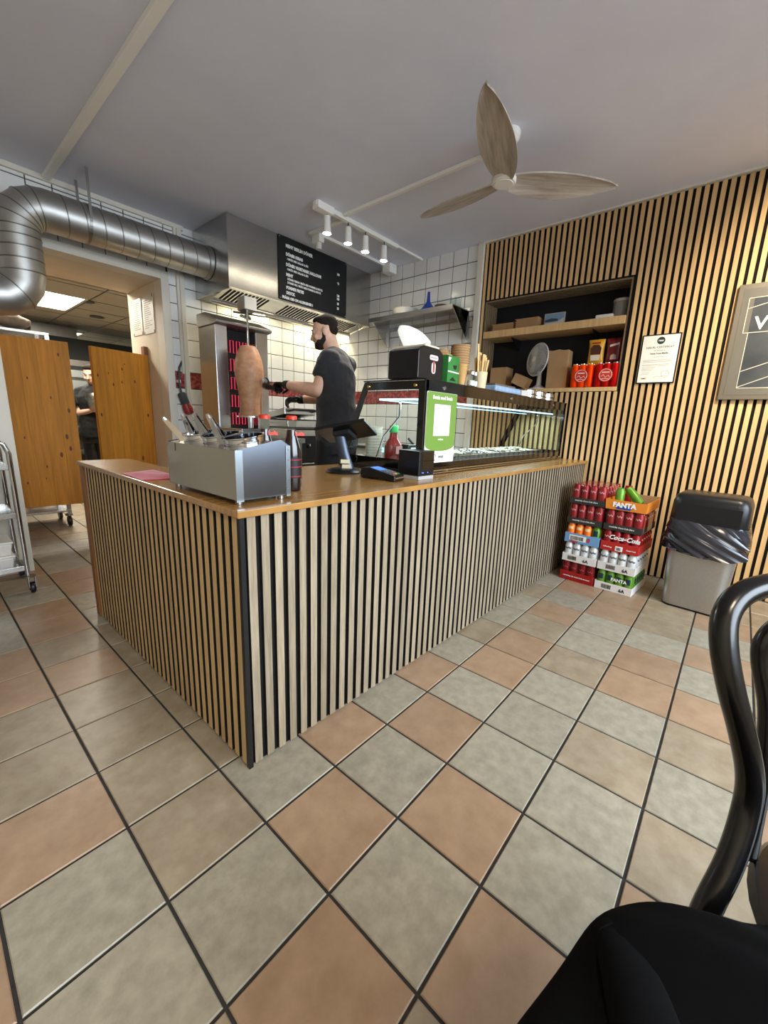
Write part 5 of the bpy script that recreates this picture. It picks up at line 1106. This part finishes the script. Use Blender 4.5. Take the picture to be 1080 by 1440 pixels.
# ================================================================== STEEL TROLLEY ON THE LEFT
tr = thing('serving_trolley', 'tubular steel serving trolley with shelves at the left edge', 'trolley', (-0.42, 2.50, 0))
for y in (0.0, 0.34):
    MB().tube([(0.29, y, 0.10), (0.29, y, 0.82), (0.275, y, 0.87), (0.235, y, 0.895), (-0.235, y, 0.895), (-0.275, y, 0.87), (-0.29, y, 0.82), (-0.29, y, 0.10)], 0.0125, 12).build('frame_tube', chrome, tr, smooth=40)
for z in (0.14, 0.455, 0.73):
    sh = MB().box(-0.28, 0.28, 0.0, 0.34, z, z+0.004).box(-.28, .28, -.006, 0.0, z, z+0.03).box(-.28, .28, .34, .346, z, z+.03).box(.276, .28, 0, .34, z, z+.03).box(-.28, -.276, 0, .34, z, z+.03).build('shelf', steel, tr, bevel=0.002)
for x in (-0.29, 0.29):
    for y in (0.0, 0.34):
        c = MB().lathe([(0.0, 0.100), (0.035, 0.100), (0.035, 0.106), (0.014, 0.112), (0, .112)], x, y, 18).build('caster', steel_dark, tr, smooth=40)
        b = MB().lathe([(0.0, -.012), (.030, -.012), (.033, -.006), (.033, .006), (.030, .012), (0, .012)], 0, 0, 22).xf(Matrix.Translation((x+.012, y-.01, 0.034)) @ Matrix.Rotation(PI/2, 4, 'Y')); b.build('wheel', black_plastic, c, smooth=40)
        MB().prism([(y-.03, .036), (y-.01, .02), (y+.01, .036), (y+.018, .100), (y-.022, .100)], 0, x+.026, x+.029).prism([(y-.03, .036), (y-.01, .02), (y+.01, .036), (y+.018, .100), (y-.022, .100)], 0, x-.005, x-.002).build('fork', steel_dark, c)
for k, (z, w1) in enumerate(((0.145, .20), (0.145+.083, .19))):
    t = thing('food_container', ('white plastic food container on the lowest trolley shelf', 'white plastic food container stacked above the lowest one on the trolley')[k], 'container', (-0.30, 2.66, z), 0, 'white containers on the trolley')
    MB().hexa([(-.12, -.10, 0), (.12, -.10, 0), (.12, .10, 0), (-.12, .10, 0), (-.13, -.11, .070), (.13, -.11, .070), (.13, .11, .070), (-.13, .11, .070)]).build('tub', white_plastic, t, bevel=.008); MB().box(-.135, .135, -.115, .115, .0705, .082).build('lid', white_gloss, t, bevel=.003)
t = thing('steel_pan', 'steel pan standing on the middle trolley shelf', 'pan', (-0.33, 2.67, 0.4595)); MB().lathe([(0, 0), (.11, 0), (.12, .01), (.125, .10), (.12, .10), (.115, .014), (0, .006)], 0, 0, 28).build('body', steel_dark, t, smooth=40); MB().tube([(.115, 0, .085), (.145, 0, .09), (.145, .04, .09), (.112, .045, .085)], .006, 8).build('handle', chrome, t, smooth=True)

# ================================================================== BEHIND THE DOORS
rk = thing('rack_trolley', 'tall steel rack trolley on casters behind the left door leaf', 'rack', (0.16, 4.30, 0))
MB().box(-.28, -.25, -.20, -.17, .12, 1.70).box(.25, .28, -.20, -.17, .12, 1.70).box(-.28, -.25, .17, .20, .12, 1.70).box(.25, .28, .17, .20, .12, 1.70).build('frame_post', steel, rk)
for z in (0.14, 0.5, 0.9, 1.3, 1.68): MB().box(-.28, .28, -.205, .205, z, z+.02).build('shelf', steel, rk, bevel=.002)
for x in (-.26, .26):
    for y in (-.18, .18):
        c = MB().cyl(x, y, .10, .12, .03, 14).build('caster', steel_dark, rk); b = MB().lathe([(0, -.013), (.045, -.013), (.048, -.006), (.048, .006), (.045, .013), (0, .013)], 0, 0, 20).xf(Matrix.Translation((x, y, .049)) @ Matrix.Rotation(PI/2, 4, 'Y')); b.build('wheel', black_plastic, c, smooth=40)
t = thing('yellow_crate', 'yellow plastic crate on top of the rack trolley', 'crate', (-0.02, 4.32, 1.7205)); MB().hexa([(-.09, -.12, 0), (.09, -.12, 0), (.09, .12, 0), (-.09, .12, 0), (-.095, -.13, .10), (.095, -.13, .10), (.095, .13, .10), (-.095, .13, .10)]).build('crate', M('crate_yellow', '#d9a90f', 0.5), t, bevel=.006); MB().box(-.10, .10, -.135, .135, .1005, .112).build('rim', M('crate_yellow', '#d9a90f', 0.5), t)
b = MB(); rr = random.Random(3)
for i in range(12):
    a = 2*PI*i/12
sb = MB().ball((0, 0, .055), .12, .10, .055, 20, 10)
for i, (x, y, z) in enumerate(sb.v): s = 1+.08*math.sin(x*50+y*31)*math.cos(y*47+z*60); sb.v[i] = (x*s, y*s, max(0, z*s))
tag(sb.build('cloth_bundle', M('cloth_grey', '#8a8070', 0.9, var=0.15, scale=20), loc=(0.235, 4.25, 1.7205), smooth=True), 'crumpled grey cloth bundle on top of the rack trolley', 'cloth')
kc_ = thing('kitchen_cabinet', 'long low steel kitchen cabinet on the far kitchen floor', 'cabinet', (0.0, 4.95, 0)); MB().box(-1.2, .50, 0, .6, .08, .88).build('body', steel_dark, kc_); MB().box(-1.2, .50, .03, .57, 0, .08).build('plinth', white_paint, kc_); MB().box(-1.22, .52, -.02, .62, .88, .92).build('worktop', steel, kc_)
for x in (-.75, -.35, .05): MB().box(x-.19, x+.19, -.012, -.001, .12, .84).build('door', steel, kc_, bevel=.003)
hk_ = thing('kitchen_hood', 'dark steel extraction canopy in the far kitchen', 'hood', (1.35, 8.2, 1.78)); MB().hexa([(-1.3, -.6, 0), (1.3, -.6, 0), (1.3, .6, 0), (-1.3, .6, 0), (-1.2, -.3, .42), (1.2, -.3, .42), (1.2, .6, .42), (-1.2, .6, .42)]).build('canopy', M('canopy_dark', '#3c3d3c', 0.4, 0.6), hk_); MB().box(-1.3, 1.3, -.62, -.60, -.03, .06).build('rim', steel, hk_); MB().box(-.3, .3, 0, .5, .42, .63).build('flue', steel_dark, hk_)
ks = thing('kitchen_rack', 'steel shelf rack against the far kitchen wall', 'rack', (1.35, 9.4, 0))
for x in (-1.2, 0, 1.2): MB().box(x-.02, x+.02, -.25, -.21, 0, 1.7).box(x-.02, x+.02, .21, .25, 0, 1.7).build('post', steel_dark, ks)
for z in (.3, .75, 1.2, 1.65): MB().box(-1.22, 1.22, -.25, .25, z, z+.03).build('shelf', steel_dark, ks)

# ================================================================== FOREGROUND CHAIR AND DARK HEAP
V0 = Vector((0, 0, 0.002))
bl = M('black_lacquer', '#080707', 0.24, coat=0.25)
ch = thing('bentwood_chair', 'black lacquered bentwood chair in the right foreground', 'chair', (0.205, -0.860, 0))
co = Vector((0.205, -0.860, 0))
hoop = [(0.052, -0.600, 0.002), (0.070, -0.602, 0.20), (0.088, -0.606, 0.36), (0.112, -0.612, 0.44), (0.158, -0.628, 0.50), (0.190, -0.634, 0.56), (0.197, -0.630, 0.61), (0.192, -0.612, 0.67), (0.187, -0.590, 0.73), (0.190, -0.573, 0.785), (0.203, -0.568, 0.825), (0.228, -0.580, 0.852), (0.262, -0.612, 0.866), (0.305, -0.665, 0.872)]
mid = Vector((0.330, -0.735, 0)); ax2 = Vector((0.65, -0.757, 0)).normalized()
def mir(p): 
    v = Vector(p)-mid; d = v.dot(ax2); return tuple(Vector(p)-ax2*(2*d))
full = hoop+[tuple(Vector((mid.x, mid.y, .874)))]+[mir(p) for p in hoop[::-1]]
# refine with Catmull-Rom
def crom(P, n=5):
    out = []
    for i in range(len(P)-1):
        p0, p1, p2, p3 = (Vector(P[max(i-1, 0)]), Vector(P[i]), Vector(P[i+1]), Vector(P[min(i+2, len(P)-1)]))
        for k in range(n):
            t = k/n; out.append(0.5*((2*p1)+(p2-p0)*t+(2*p0-5*p1+4*p2-p3)*t*t+(3*p1-p0-3*p2+p3)*t**3))
    return out+[Vector(P[-1])]
MB().tube([p-co for p in crom(full)], 0.0160, 16).build('back_hoop', bl, ch, smooth=True)
inner = [(0.245, -0.655, 0.45), (0.268, -0.650, 0.58), (0.282, -0.640, 0.67), (0.285, -0.620, 0.74), (0.286, -0.618, 0.775), (0.300, -0.635, 0.803), (0.315, -0.675, 0.818)]
inn_ = inner+[(mid.x, mid.y, .818)]+[mir(p) for p in inner[::-1]]
MB().tube([p-co for p in crom(inn_)], 0.0115, 14).build('inner_hoop', bl, ch, smooth=True)
MB().lathe([(0, .425), (.185, .425), (.200, .432), (.205, .445), (.198, .456), (.18, .458), (0, .452)], 0, 0, 40).build('seat', bl, ch, smooth=40)
MB().tube([(.175*math.cos(2*PI*k/36), .175*math.sin(2*PI*k/36), .24) for k in range(36)], .009, 10, closed=True).build('leg_ring', bl, ch, smooth=True)
for a in (3.25, 4.45): MB().tube([(.150*math.cos(a), .150*math.sin(a), .426), (.175*math.cos(a), .175*math.sin(a), .24), (.205*math.cos(a), .205*math.sin(a), .0)], [.017, .015, .012], 12).build('leg', bl, ch, smooth=True)
for p in ((0.108, -0.614, 0.436), mir((0.108, -0.614, 0.436))):
    q = Vector(p)-co; d_ = Vector((-q.x, -q.y, 0)).normalized(); MB().tube([q, q+d_*0.09+V0], 0.013, 10).build('seat_bracket', bl, ch, smooth=True)
# unidentified dark shape, modelled as a jacket heaped on the seat
jk = thing('dark_heap', 'unidentified dark heap modelled as a black jacket over the foreground chair seat', 'jacket', (0.06, -0.80, 0.46))
jm = M('jacket_backlit_black', '#060607', 1.0, spec=0.1, var=0.2, scale=30)  # black cloth, base colour lowered further to hold its backlit darkness
J0 = Vector((0.06, -0.80, 0.46))
outl = [(-.235, -.448, .50), (-.160, -.464, .505), (-.100, -.484, .51), (-.052, -.494, .53), (-.012, -.512, .53), (.018, -.548, .53), (.045, -.590, .53), (.075, -.640, .525), (.120, -.690, .52), (.20, -.76, .51), (.30, -.86, .49), (.28, -1.02, .48), (.12, -1.10, .48), (-.08, -1.04, .48), (-.24, -.92, .48), (-.36, -.76, .49), (-.40, -.60, .50), (-.33, -.49, .50)]
n = len(outl); cen = Vector((-.02, -.78, 0)); vs = []; fs = []
rings = [(.90, -.200), (.95, -.10), (.97, -.040), (.97, -.020), (.93, -.006), (.80, .010), (.55, .028), (.28, .036), (0.04, .038)]
for f_, dz in rings:
    for i, (x, y, z) in enumerate(outl):
        p = cen+(Vector((x, y, 0))-cen)*f_; p.z = z+dz+.008*math.sin(i*2.3+f_*9)
        p.z = max(.4605, p.z) if (p-Vector((0.205, -0.860, p.z))).length < .225 else p.z; vs.append(p-J0)
for k in range(len(rings)-1): fs += [(k*n+i, k*n+(i+1) % n, (k+1)*n+(i+1) % n, (k+1)*n+i) for i in range(n)]
fs += [tuple(range(n))[::-1], tuple((len(rings)-1)*n+i for i in range(n))]
jb_ = MB().add(vs, fs).build('body', jm, jk, smooth=60); sd = jb_.modifiers.new('sub', 'SUBSURF'); sd.levels = 2; sd.render_levels = 2
MB().tube([Vector(p)-J0 for p in ((-.27, -.68, .515), (-.17, -.60, .522), (-.085, -.552, .520), (-.055, -.530, .514))], [.045, .040, .030, .022], 14, flat=.6).build('sleeve', jm, jk, smooth=True)
MB().tube([Vector(p)-J0 for p in ((-.056, -.531, .514), (-.050, -.524, .509))], [.024, .023], 14, flat=.65).build('cuff', jm, jk, smooth=True)
# ================================================================== PEOPLE
def remesh(mb, name, mat, parent, voxel=0.0065, smooth=4, fac=0.5):
    me = mb.mesh(name, mat); o = bpy.data.objects.new(name, me); col.objects.link(o)
    m1 = o.modifiers.new('r', 'REMESH'); m1.mode = 'VOXEL'; m1.voxel_size = voxel; m1.use_smooth_shade = True
    m2 = o.modifiers.new('s', 'SMOOTH'); m2.iterations = smooth; m2.factor = fac
    dg = bpy.context.evaluated_depsgraph_get(); dg.update()
    nm = bpy.data.meshes.new_from_object(o.evaluated_get(dg)); nm.name = name
    o.modifiers.clear(); o.data = nm; bpy.data.meshes.remove(me)
    nm.materials.clear(); nm.materials.append(mat)
    for p in nm.polygons: p.use_smooth = True
    o.parent = parent; return o
V = Vector
def limb(mb, pts, rs, flat=1.0, up=None):
    P = crom(pts, 5); R_ = []
    for i in range(len(pts)-1):
        for k in range(5): R_.append(rs[i]+(rs[i+1]-rs[i])*k/5)
    R_.append(rs[-1]); mb.tube(P, R_, 16, flat=flat, up=up)
    if flat == 1.0: mb.ball(P[0], rs[0]); mb.ball(P[-1], rs[-1])
    return mb
def hand(mb, wrist, d, n, curl=0.9, s=1.0, side=1, grip=None):
    """d: towards the fingers, n: out of the back of the hand; five fingers of unequal length, curled towards -n"""
    d = V(d).normalized(); n = (V(n)-d*V(n).dot(d)).normalized(); a = d.cross(n).normalized()*side; w = V(wrist)
    m = Matrix((( a.x, d.x, n.x, 0), (a.y, d.y, n.y, 0), (a.z, d.z, n.z, 0), (0, 0, 0, 1)))
    n0 = len(mb.v); mb.ball((0, 0, 0), 0.041*s, 0.050*s, 0.015*s, 16, 10); mb.xf(Matrix.Translation(w+d*0.048*s) @ m, n0)
    for k, L in enumerate((0.070, 0.080, 0.074, 0.058)):
        base = w+d*0.088*s+a*((0.030-0.020*k)*s); ang = 0.12; p = base.copy(); pts = [p-d*0.02*s]
        for q, fr in enumerate((0.45, 0.32, 0.23)):
            pts.append(p.copy()); ang += curl*(0.55, 0.75, 0.5)[q]
            p = p+(d*math.cos(ang)-n*math.sin(ang))*L*fr*s
        pts.append(p); r = (0.0088, 0.0090, 0.0088, 0.0078)[k]*s
        limb(mb, pts, [r*1.1, r*1.05, r, r*0.92, r*0.8])
    t0 = w+d*0.022*s+a*0.028*s; t1 = t0+(a*0.8+d*0.5-n*0.25)*0.032*s; t2 = t1+(d*0.8+a*0.1-n*0.5*curl)*0.032*s; t3 = t2+(d*0.75-a*0.25-n*0.5*curl)*0.024*s
    limb(mb, [t0, t1, t2, t3], [0.0125*s, 0.0108*s, 0.0100*s, 0.0082*s])
def person(name, label, J, look, skin, shirt_m, trouser_m, hair_m, feat, shoe_m):
    base = V(J['base']); t = thing(name, label, 'person', base)
    B = lambda p: V(p)-base
    J = {k: (B(v) if k != 'base' else v) for k, v in J.items()}
    Lx = (J['shL']-J['shR']).normalized(); Fx = V((0, 0, 1)).cross(Lx)*-1; Fx.normalize(); U = V((0, 0, 1))
    if feat.get('flipF'): Fx = -Fx
    # head frame
    hf = V(look).normalized(); hl = U.cross(hf).normalized(); hu = hf.cross(hl).normalized(); hc = J['head']
    HM = Matrix(((hf.x, hl.x, hu.x, hc.x), (hf.y, hl.y, hu.y, hc.y), (hf.z, hl.z, hu.z, hc.z), (0, 0, 0, 1)))      # x forward, y left, z up
    b = MB()
    def HB(c, rx, ry, rz): n0 = len(b.v); b.ball(c, rx, ry, rz, 20, 14); b.xf(HM, n0)
    HB((-0.008, 0, 0.030), 0.094, 0.074, 0.082); HB((0.020, 0, -0.020), 0.070, 0.064, 0.085); HB((0.042, 0, -0.072), 0.042, 0.044, 0.034); HB((0.0, 0, -0.045), 0.066, 0.060, 0.05)
    HB((0.078, 0, 0.020), 0.018, 0.045, 0.012)                                   # brow
    n0 = len(b.v); b.tube([(0.082, 0, 0.016), (0.096, 0, -0.008), (0.110, 0, -0.030), (0.088, 0, -0.040)], [0.010, 0.011, 0.015, 0.012], 12); b.xf(HM, n0)
    HB((0.093, 0.010, -0.034), 0.010, 0.008, 0.008); HB((0.093, -0.010, -0.034), 0.010, 0.008, 0.008)
    HB((0.084, 0, -0.056), 0.010, 0.024, 0.007); HB((0.083, 0, -0.067), 0.010, 0.022, 0.008)       # lips
    for s in (-1, 1):
        HB((-0.010, s*0.080, -0.010), 0.019, 0.010, 0.030); HB((0.062, s*0.040, -0.028), 0.022, 0.022, 0.02)
    limb(b, [hc+HM.to_3x3() @ V((-0.022, 0, -0.055)), J['neck']+V((0, 0, -0.02))], [0.054, 0.060])
    wst = J['pelvis']+(J['neck']-J['pelvis'])*0.36; chs = J['pelvis']+(J['neck']-J['pelvis'])*0.74
    def torso(mb, e):
        mb.tube([J['pelvis']-U*0.06, J['pelvis'], wst, (wst+chs)/2, chs, chs+(J['neck']-chs)*0.6, J['neck']+U*0.005], [(.165+e, .115+e), (.172+e, .122+e), (.152+e, .112+e), (.165+e, .120+e), (.182+e, .122+e), (.150+e, .095+e), (.062+e, .062+e)], 24, up=Fx)
        for s in ('L', 'R'): mb.ball(J['sh'+s], 0.062+e, 0.062+e, 0.060+e); limb(mb, [chs+(J['neck']-chs)*0.72, J['sh'+s]], [0.075+e, 0.060+e])
    torso(b, 0)
    for s in ('L', 'R'):
        k = feat.get('arm', 1.0)
        el, wr = J['el'+s], J['wr'+s]; sh = J['sh'+s]
        limb(b, [sh, sh+(el-sh)*0.5, el], [0.056*k, 0.050*k, 0.042*k]); limb(b, [el, el+(wr-el)*0.3, wr], [0.043*k, 0.044*k, 0.027*k])
        if not feat.get('gloves'): hand(b, wr, feat['hd'+s], feat['hn'+s], feat.get('curl', 0.5), 0.95, 1 if s == 'L' else -1)
        limb(b, [J['hip'+s], (J['hip'+s]+J['kn'+s])/2, J['kn'+s]], [0.088, 0.078, 0.056]); limb(b, [J['kn'+s], J['kn'+s]+(J['an'+s]-J['kn'+s])*0.35, J['an'+s]], [0.056, 0.055, 0.038])
        limb(b, [J['an'+s]-U*0.03, J['an'+s]-U*0.045+Fx*0.14], [0.036, 0.03])
    body = remesh(b, 'body', skin, t)
    # shirt
    b = MB(); e = 0.013; torso(b, e)
    for s in ('L', 'R'):
        sh, el = J['sh'+s], J['el'+s]; sl = feat.get('sleeve', 0.62)
        limb(b, [sh, sh+(el-sh)*0.3], [0.074, 0.073]); b.tube([sh+(el-sh)*0.25, sh+(el-sh)*sl], [0.072, 0.070], 18)
    b.tube([J['pelvis']-U*0.10, J['pelvis'], wst], [(.188, .142), (.190, .140), (.170, .128)], 24, up=Fx)
    so = remesh(b, 'shirt', shirt_m, t, 0.008, 3)
    tx = bpy.data.textures.new(name+'_folds', 'CLOUDS'); tx.noise_scale = 0.15; tx.noise_depth = 2
    dm = so.modifiers.new('folds', 'DISPLACE'); dm.texture = tx; dm.strength = 0.034; dm.mid_level = 0.30; dm.texture_coords = 'LOCAL'
    # trousers
    b = MB(); b.tube([J['pelvis']-U*0.16, J['pelvis']-U*0.07, J['pelvis']+U*0.05], [(.18, .135), (.182, .135), (.172, .126)], 24, up=Fx)
    for s in ('L', 'R'):
        limb(b, [J['hip'+s], (J['hip'+s]+J['kn'+s])/2, J['kn'+s]], [0.104, 0.096, 0.078]); limb(b, [J['kn'+s], (J['kn'+s]+J['an'+s])/2, J['an'+s]-U*0.02], [0.078, 0.072, 0.064])
    remesh(b, 'trousers', trouser_m, t, 0.009, 3)
    for s in ('L', 'R'):
        a = J['an'+s]; b = MB().tube([a-U*0.045-Fx*0.07, a-U*0.03-Fx*0.045, a-U*0.035+Fx*0.03, a-U*0.055+Fx*0.12, a-U*0.062+Fx*0.19], [(.030, .028), (.042, .046), (.046, .040), (.046, .026), (.030, .016)], 16, up=U)
        for i, (x, y, z) in enumerate(b.v): b.v[i] = (x, y, max(z, J['floor'].z+0.002))
        b.build('shoe', shoe_m, t, smooth=50)
    # hair
    b = MB(); n0 = 0
    for c, r in feat['hair']: n0 = len(b.v); b.ball(c, *r, 20, 14); b.xf(HM, n0)
    cut = feat['haircut']; ho = remesh(b, 'hair', hair_m, t, 0.006, 3)
    if feat.get('beard'):
        b = MB()
        for c, r in feat['beard']: n0 = len(b.v); b.ball(c, *r, 16, 10); b.xf(HM, n0)
        remesh(b, 'beard', feat['beard_m'], t, 0.006, 2)
    for s in (-1, 1):
        o = MB().ball((0, 0, 0), 0.0125, seg=14, rings=10).xf(HM @ Matrix.Translation((0.0675, s*0.029, 0.002))).build('eye', M('eye_white', '#d9d3cc', 0.3), t, smooth=True)
        MB().ball((0, 0, 0), 0.0062, seg=12, rings=8).xf(HM @ Matrix.Translation((0.0745, s*0.029, 0.000))).build('iris', M('iris_dark', '#221710', 0.2), o, smooth=True)
        n = MB().tube([(0.090, s*0.016, 0.020), (0.088, s*0.034, 0.025), (0.076, s*0.050, 0.020)], [0.003, 0.004, 0.002], 8).xf(HM).build('eyebrow', hair_m, t, smooth=True)
    return t, J, HM
skin_m = M('skin_man', '#e2b79f', 0.5, var=0.06, scale=18, spec=0.4); skin_w = M('skin_woman', '#dcb39d', 0.5, var=0.05, scale=18, spec=0.4)
grey_tee = M('shirt_charcoal', '#26262a', 0.9, var=0.12, scale=22, sheen=0.2); blk = M('trousers_black', '#131316', 0.75, var=0.2, scale=18)
hair_d = M('hair_dark', '#2b2420', 0.9, spec=0.15, var=0.3, scale=60, bump=0.3); beard_m = M('beard_dark', '#231b17', 0.85, var=0.3, scale=80, bump=0.4)
glove = M('glove_black', '#101012', 0.45, var=0.2, scale=30)
man, JM, HMm = person('person', 'bearded man in charcoal t-shirt carving the doner meat', {
    'base': (1.60, 1.72, 0), 'floor': (1.60, 1.72, 0), 'head': (1.640, 1.905, 1.690), 'neck': (1.668, 1.832, 1.535), 'pelvis': (1.585, 1.700, 0.985),
    'shL': (1.555, 1.752, 1.478), 'shR': (1.840, 1.880, 1.475), 'elL': (1.458, 1.772, 1.262), 'elR': (1.800, 2.020, 1.240),
    'wrL': (1.420, 2.065, 1.305), 'wrR': (1.640, 2.190, 1.215), 'hipL': (1.500, 1.680, 0.900), 'hipR': (1.672, 1.725, 0.900),
    'knL': (1.485, 1.735, 0.49), 'knR': (1.672, 1.775, 0.49), 'anL': (1.480, 1.690, 0.085), 'anR': (1.690, 1.730, 0.085)},
    (-0.62, 0.76, -0.20), skin_m, grey_tee, blk, hair_d,
    {'gloves': True, 'arm': 1.12, 'sleeve': 0.60, 'haircut': 0, 'hair': [((-0.018, 0, 0.050), (0.088, 0.075, 0.072)), ((0.020, 0, 0.088), (0.056, 0.056, 0.028)), ((-0.050, 0, 0.020), (0.050, 0.068, 0.058))],
     'beard': [((0.050, 0, -0.078), (0.045, 0.047, 0.036)), ((0.034, 0.042, -0.062), (0.036, 0.016, 0.026)), ((0.034, -0.042, -0.062), (0.036, 0.016, 0.026)), ((0.012, 0.050, -0.050), (0.024, 0.014, 0.024)), ((0.012, -0.050, -0.050), (0.024, 0.014, 0.024)), ((0.006, 0.060, -0.024), (0.013, 0.008, 0.026)), ((0.006, -0.060, -0.024), (0.013, 0.008, 0.026)), ((0.090, 0, -0.047), (0.008, 0.024, 0.005)), ((0.078, 0, -0.085), (0.018, 0.028, 0.022))], 'beard_m': beard_m}, black_matt)
bm_ = V((1.60, 1.72, 0))
# gloved hands (man)
b = MB(); limb(b, [V((1.4205, 2.060, 1.3045))-bm_, V((1.417, 2.085, 1.3065))-bm_], [0.034, 0.033]); hand(b, V((1.419, 2.075, 1.306))-bm_, (-0.10, 0.98, 0.06), (0.30, 0.0, 0.95), 1.35, 1.02, 1)
g1 = remesh(b, 'glove', glove, man, 0.005, 3)
b = MB(); limb(b, [V((1.648, 2.182, 1.216))-bm_, V((1.632, 2.198, 1.214))-bm_], [0.034, 0.033]); hand(b, V((1.640, 2.190, 1.215))-bm_, (-0.7, 0.7, -0.05), (0.3, 0.3, 0.9), 1.1, 1.02, -1)
remesh(b, 'glove', glove, man, 0.005, 3)
# slicer held in the left hand
sc = thing('doner_slicer', 'handheld round-blade doner slicer held against the meat', 'slicer', (1.405, 2.175, 1.268))
s0 = V((1.405, 2.175, 1.268)); ax3 = V((-0.06, 0.97, 0.20)).normalized()
MB().tube([V((0, -0.045, 0.0))+ax3*k for k in (0.0, 0.05, 0.10, 0.15)], [0.017, 0.018, 0.019, 0.024], 16).build('handle', black_plastic, sc, smooth=40)
MB().tube([V((0, -0.045, 0))+ax3*0.15, V((0, -0.045, 0))+ax3*0.20], [0.026, 0.022], 16).build('motor_head', black_plastic, sc, smooth=40)
q_ = V((0, 0, 1)).rotation_difference(V((0.85, 0.35, 0.30))).to_matrix().to_4x4()
MB().lathe([(0, -.002), (.043, -.001), (.045, 0), (.043, .001), (.012, .004), (0, .006)], 0, 0, 32).xf(Matrix.Translation(V((0.018, -0.035, 0.01))+ax3*0.215) @ q_).build('blade', chrome, sc, smooth=40)
MB().tube([V((0.018, -0.035, 0.01))+ax3*0.215+V((0.004, -0.01+0.042*math.cos(a), 0.042*math.sin(a))) for a in [PI*k/10-0.3 for k in range(11)]], 0.006, 8).build('guard', black_plastic, sc, smooth=True)
# kitchen worker behind the doors
woman, JW, HMw = person('person', 'dark-haired kitchen worker in black t-shirt standing between the swing doors', {
    'base': (1.06, 5.36, 0), 'floor': (1.06, 5.36, 0), 'head': (1.055, 5.375, 1.478), 'neck': (1.065, 5.395, 1.335), 'pelvis': (1.05, 5.36, 0.86),
    'shL': (1.190, 5.265, 1.275), 'shR': (0.960, 5.495, 1.275), 'elL': (1.205, 5.165, 1.05), 'elR': (0.905, 5.415, 1.035),
    'wrL': (1.075, 5.140, 1.085), 'wrR': (0.972, 5.232, 1.070), 'hipL': (1.100, 5.300, 0.80), 'hipR': (0.995, 5.410, 0.80),
    'knL': (1.090, 5.270, 0.44), 'knR': (0.985, 5.385, 0.44), 'anL': (1.110, 5.300, 0.08), 'anR': (1.000, 5.410, 0.08)},
    (-0.62, -0.74, -0.20), skin_w, M('shirt_black', '#101013', 0.85, var=0.15, scale=20), M('apron_black', '#1a1b1f', 0.35, var=0.3, scale=9), hair_d,
    {'arm': 0.82, 'sleeve': 0.66, 'flipF': False, 'hdL': (-0.9, 0.3, 0.05), 'hnL': (-0.3, -0.8, -0.3), 'hdR': (0.75, -0.65, 0.05), 'hnR': (-0.3, -0.4, -0.8), 'curl': 0.55, 'haircut': 1,
     'hair': [((-0.022, 0, 0.046), (0.090, 0.080, 0.078)), ((0.030, 0.0, 0.088), (0.056, 0.062, 0.030)), ((-0.060, 0, 0.0), (0.05, 0.066, 0.07)), ((-0.105, 0, 0.035), (0.035, 0.04, 0.04))]}, black_matt)
bw_ = thing('mixing_bowl', 'steel bowl held by the kitchen worker against her chest', 'bowl', (1.005, 5.165, 1.165))
MB().lathe([(0.0, -0.06), (0.04, -0.06), (0.085, -0.02), (0.105, 0.03), (0.109, 0.032), (0.101, 0.032), (0.08, -0.018), (0, -0.055)], 0, 0, 30).xf(Matrix.Rotation(0.9, 4, V((-0.75, 0.65, 0)))).build('bowl', steel, bw_, smooth=40)
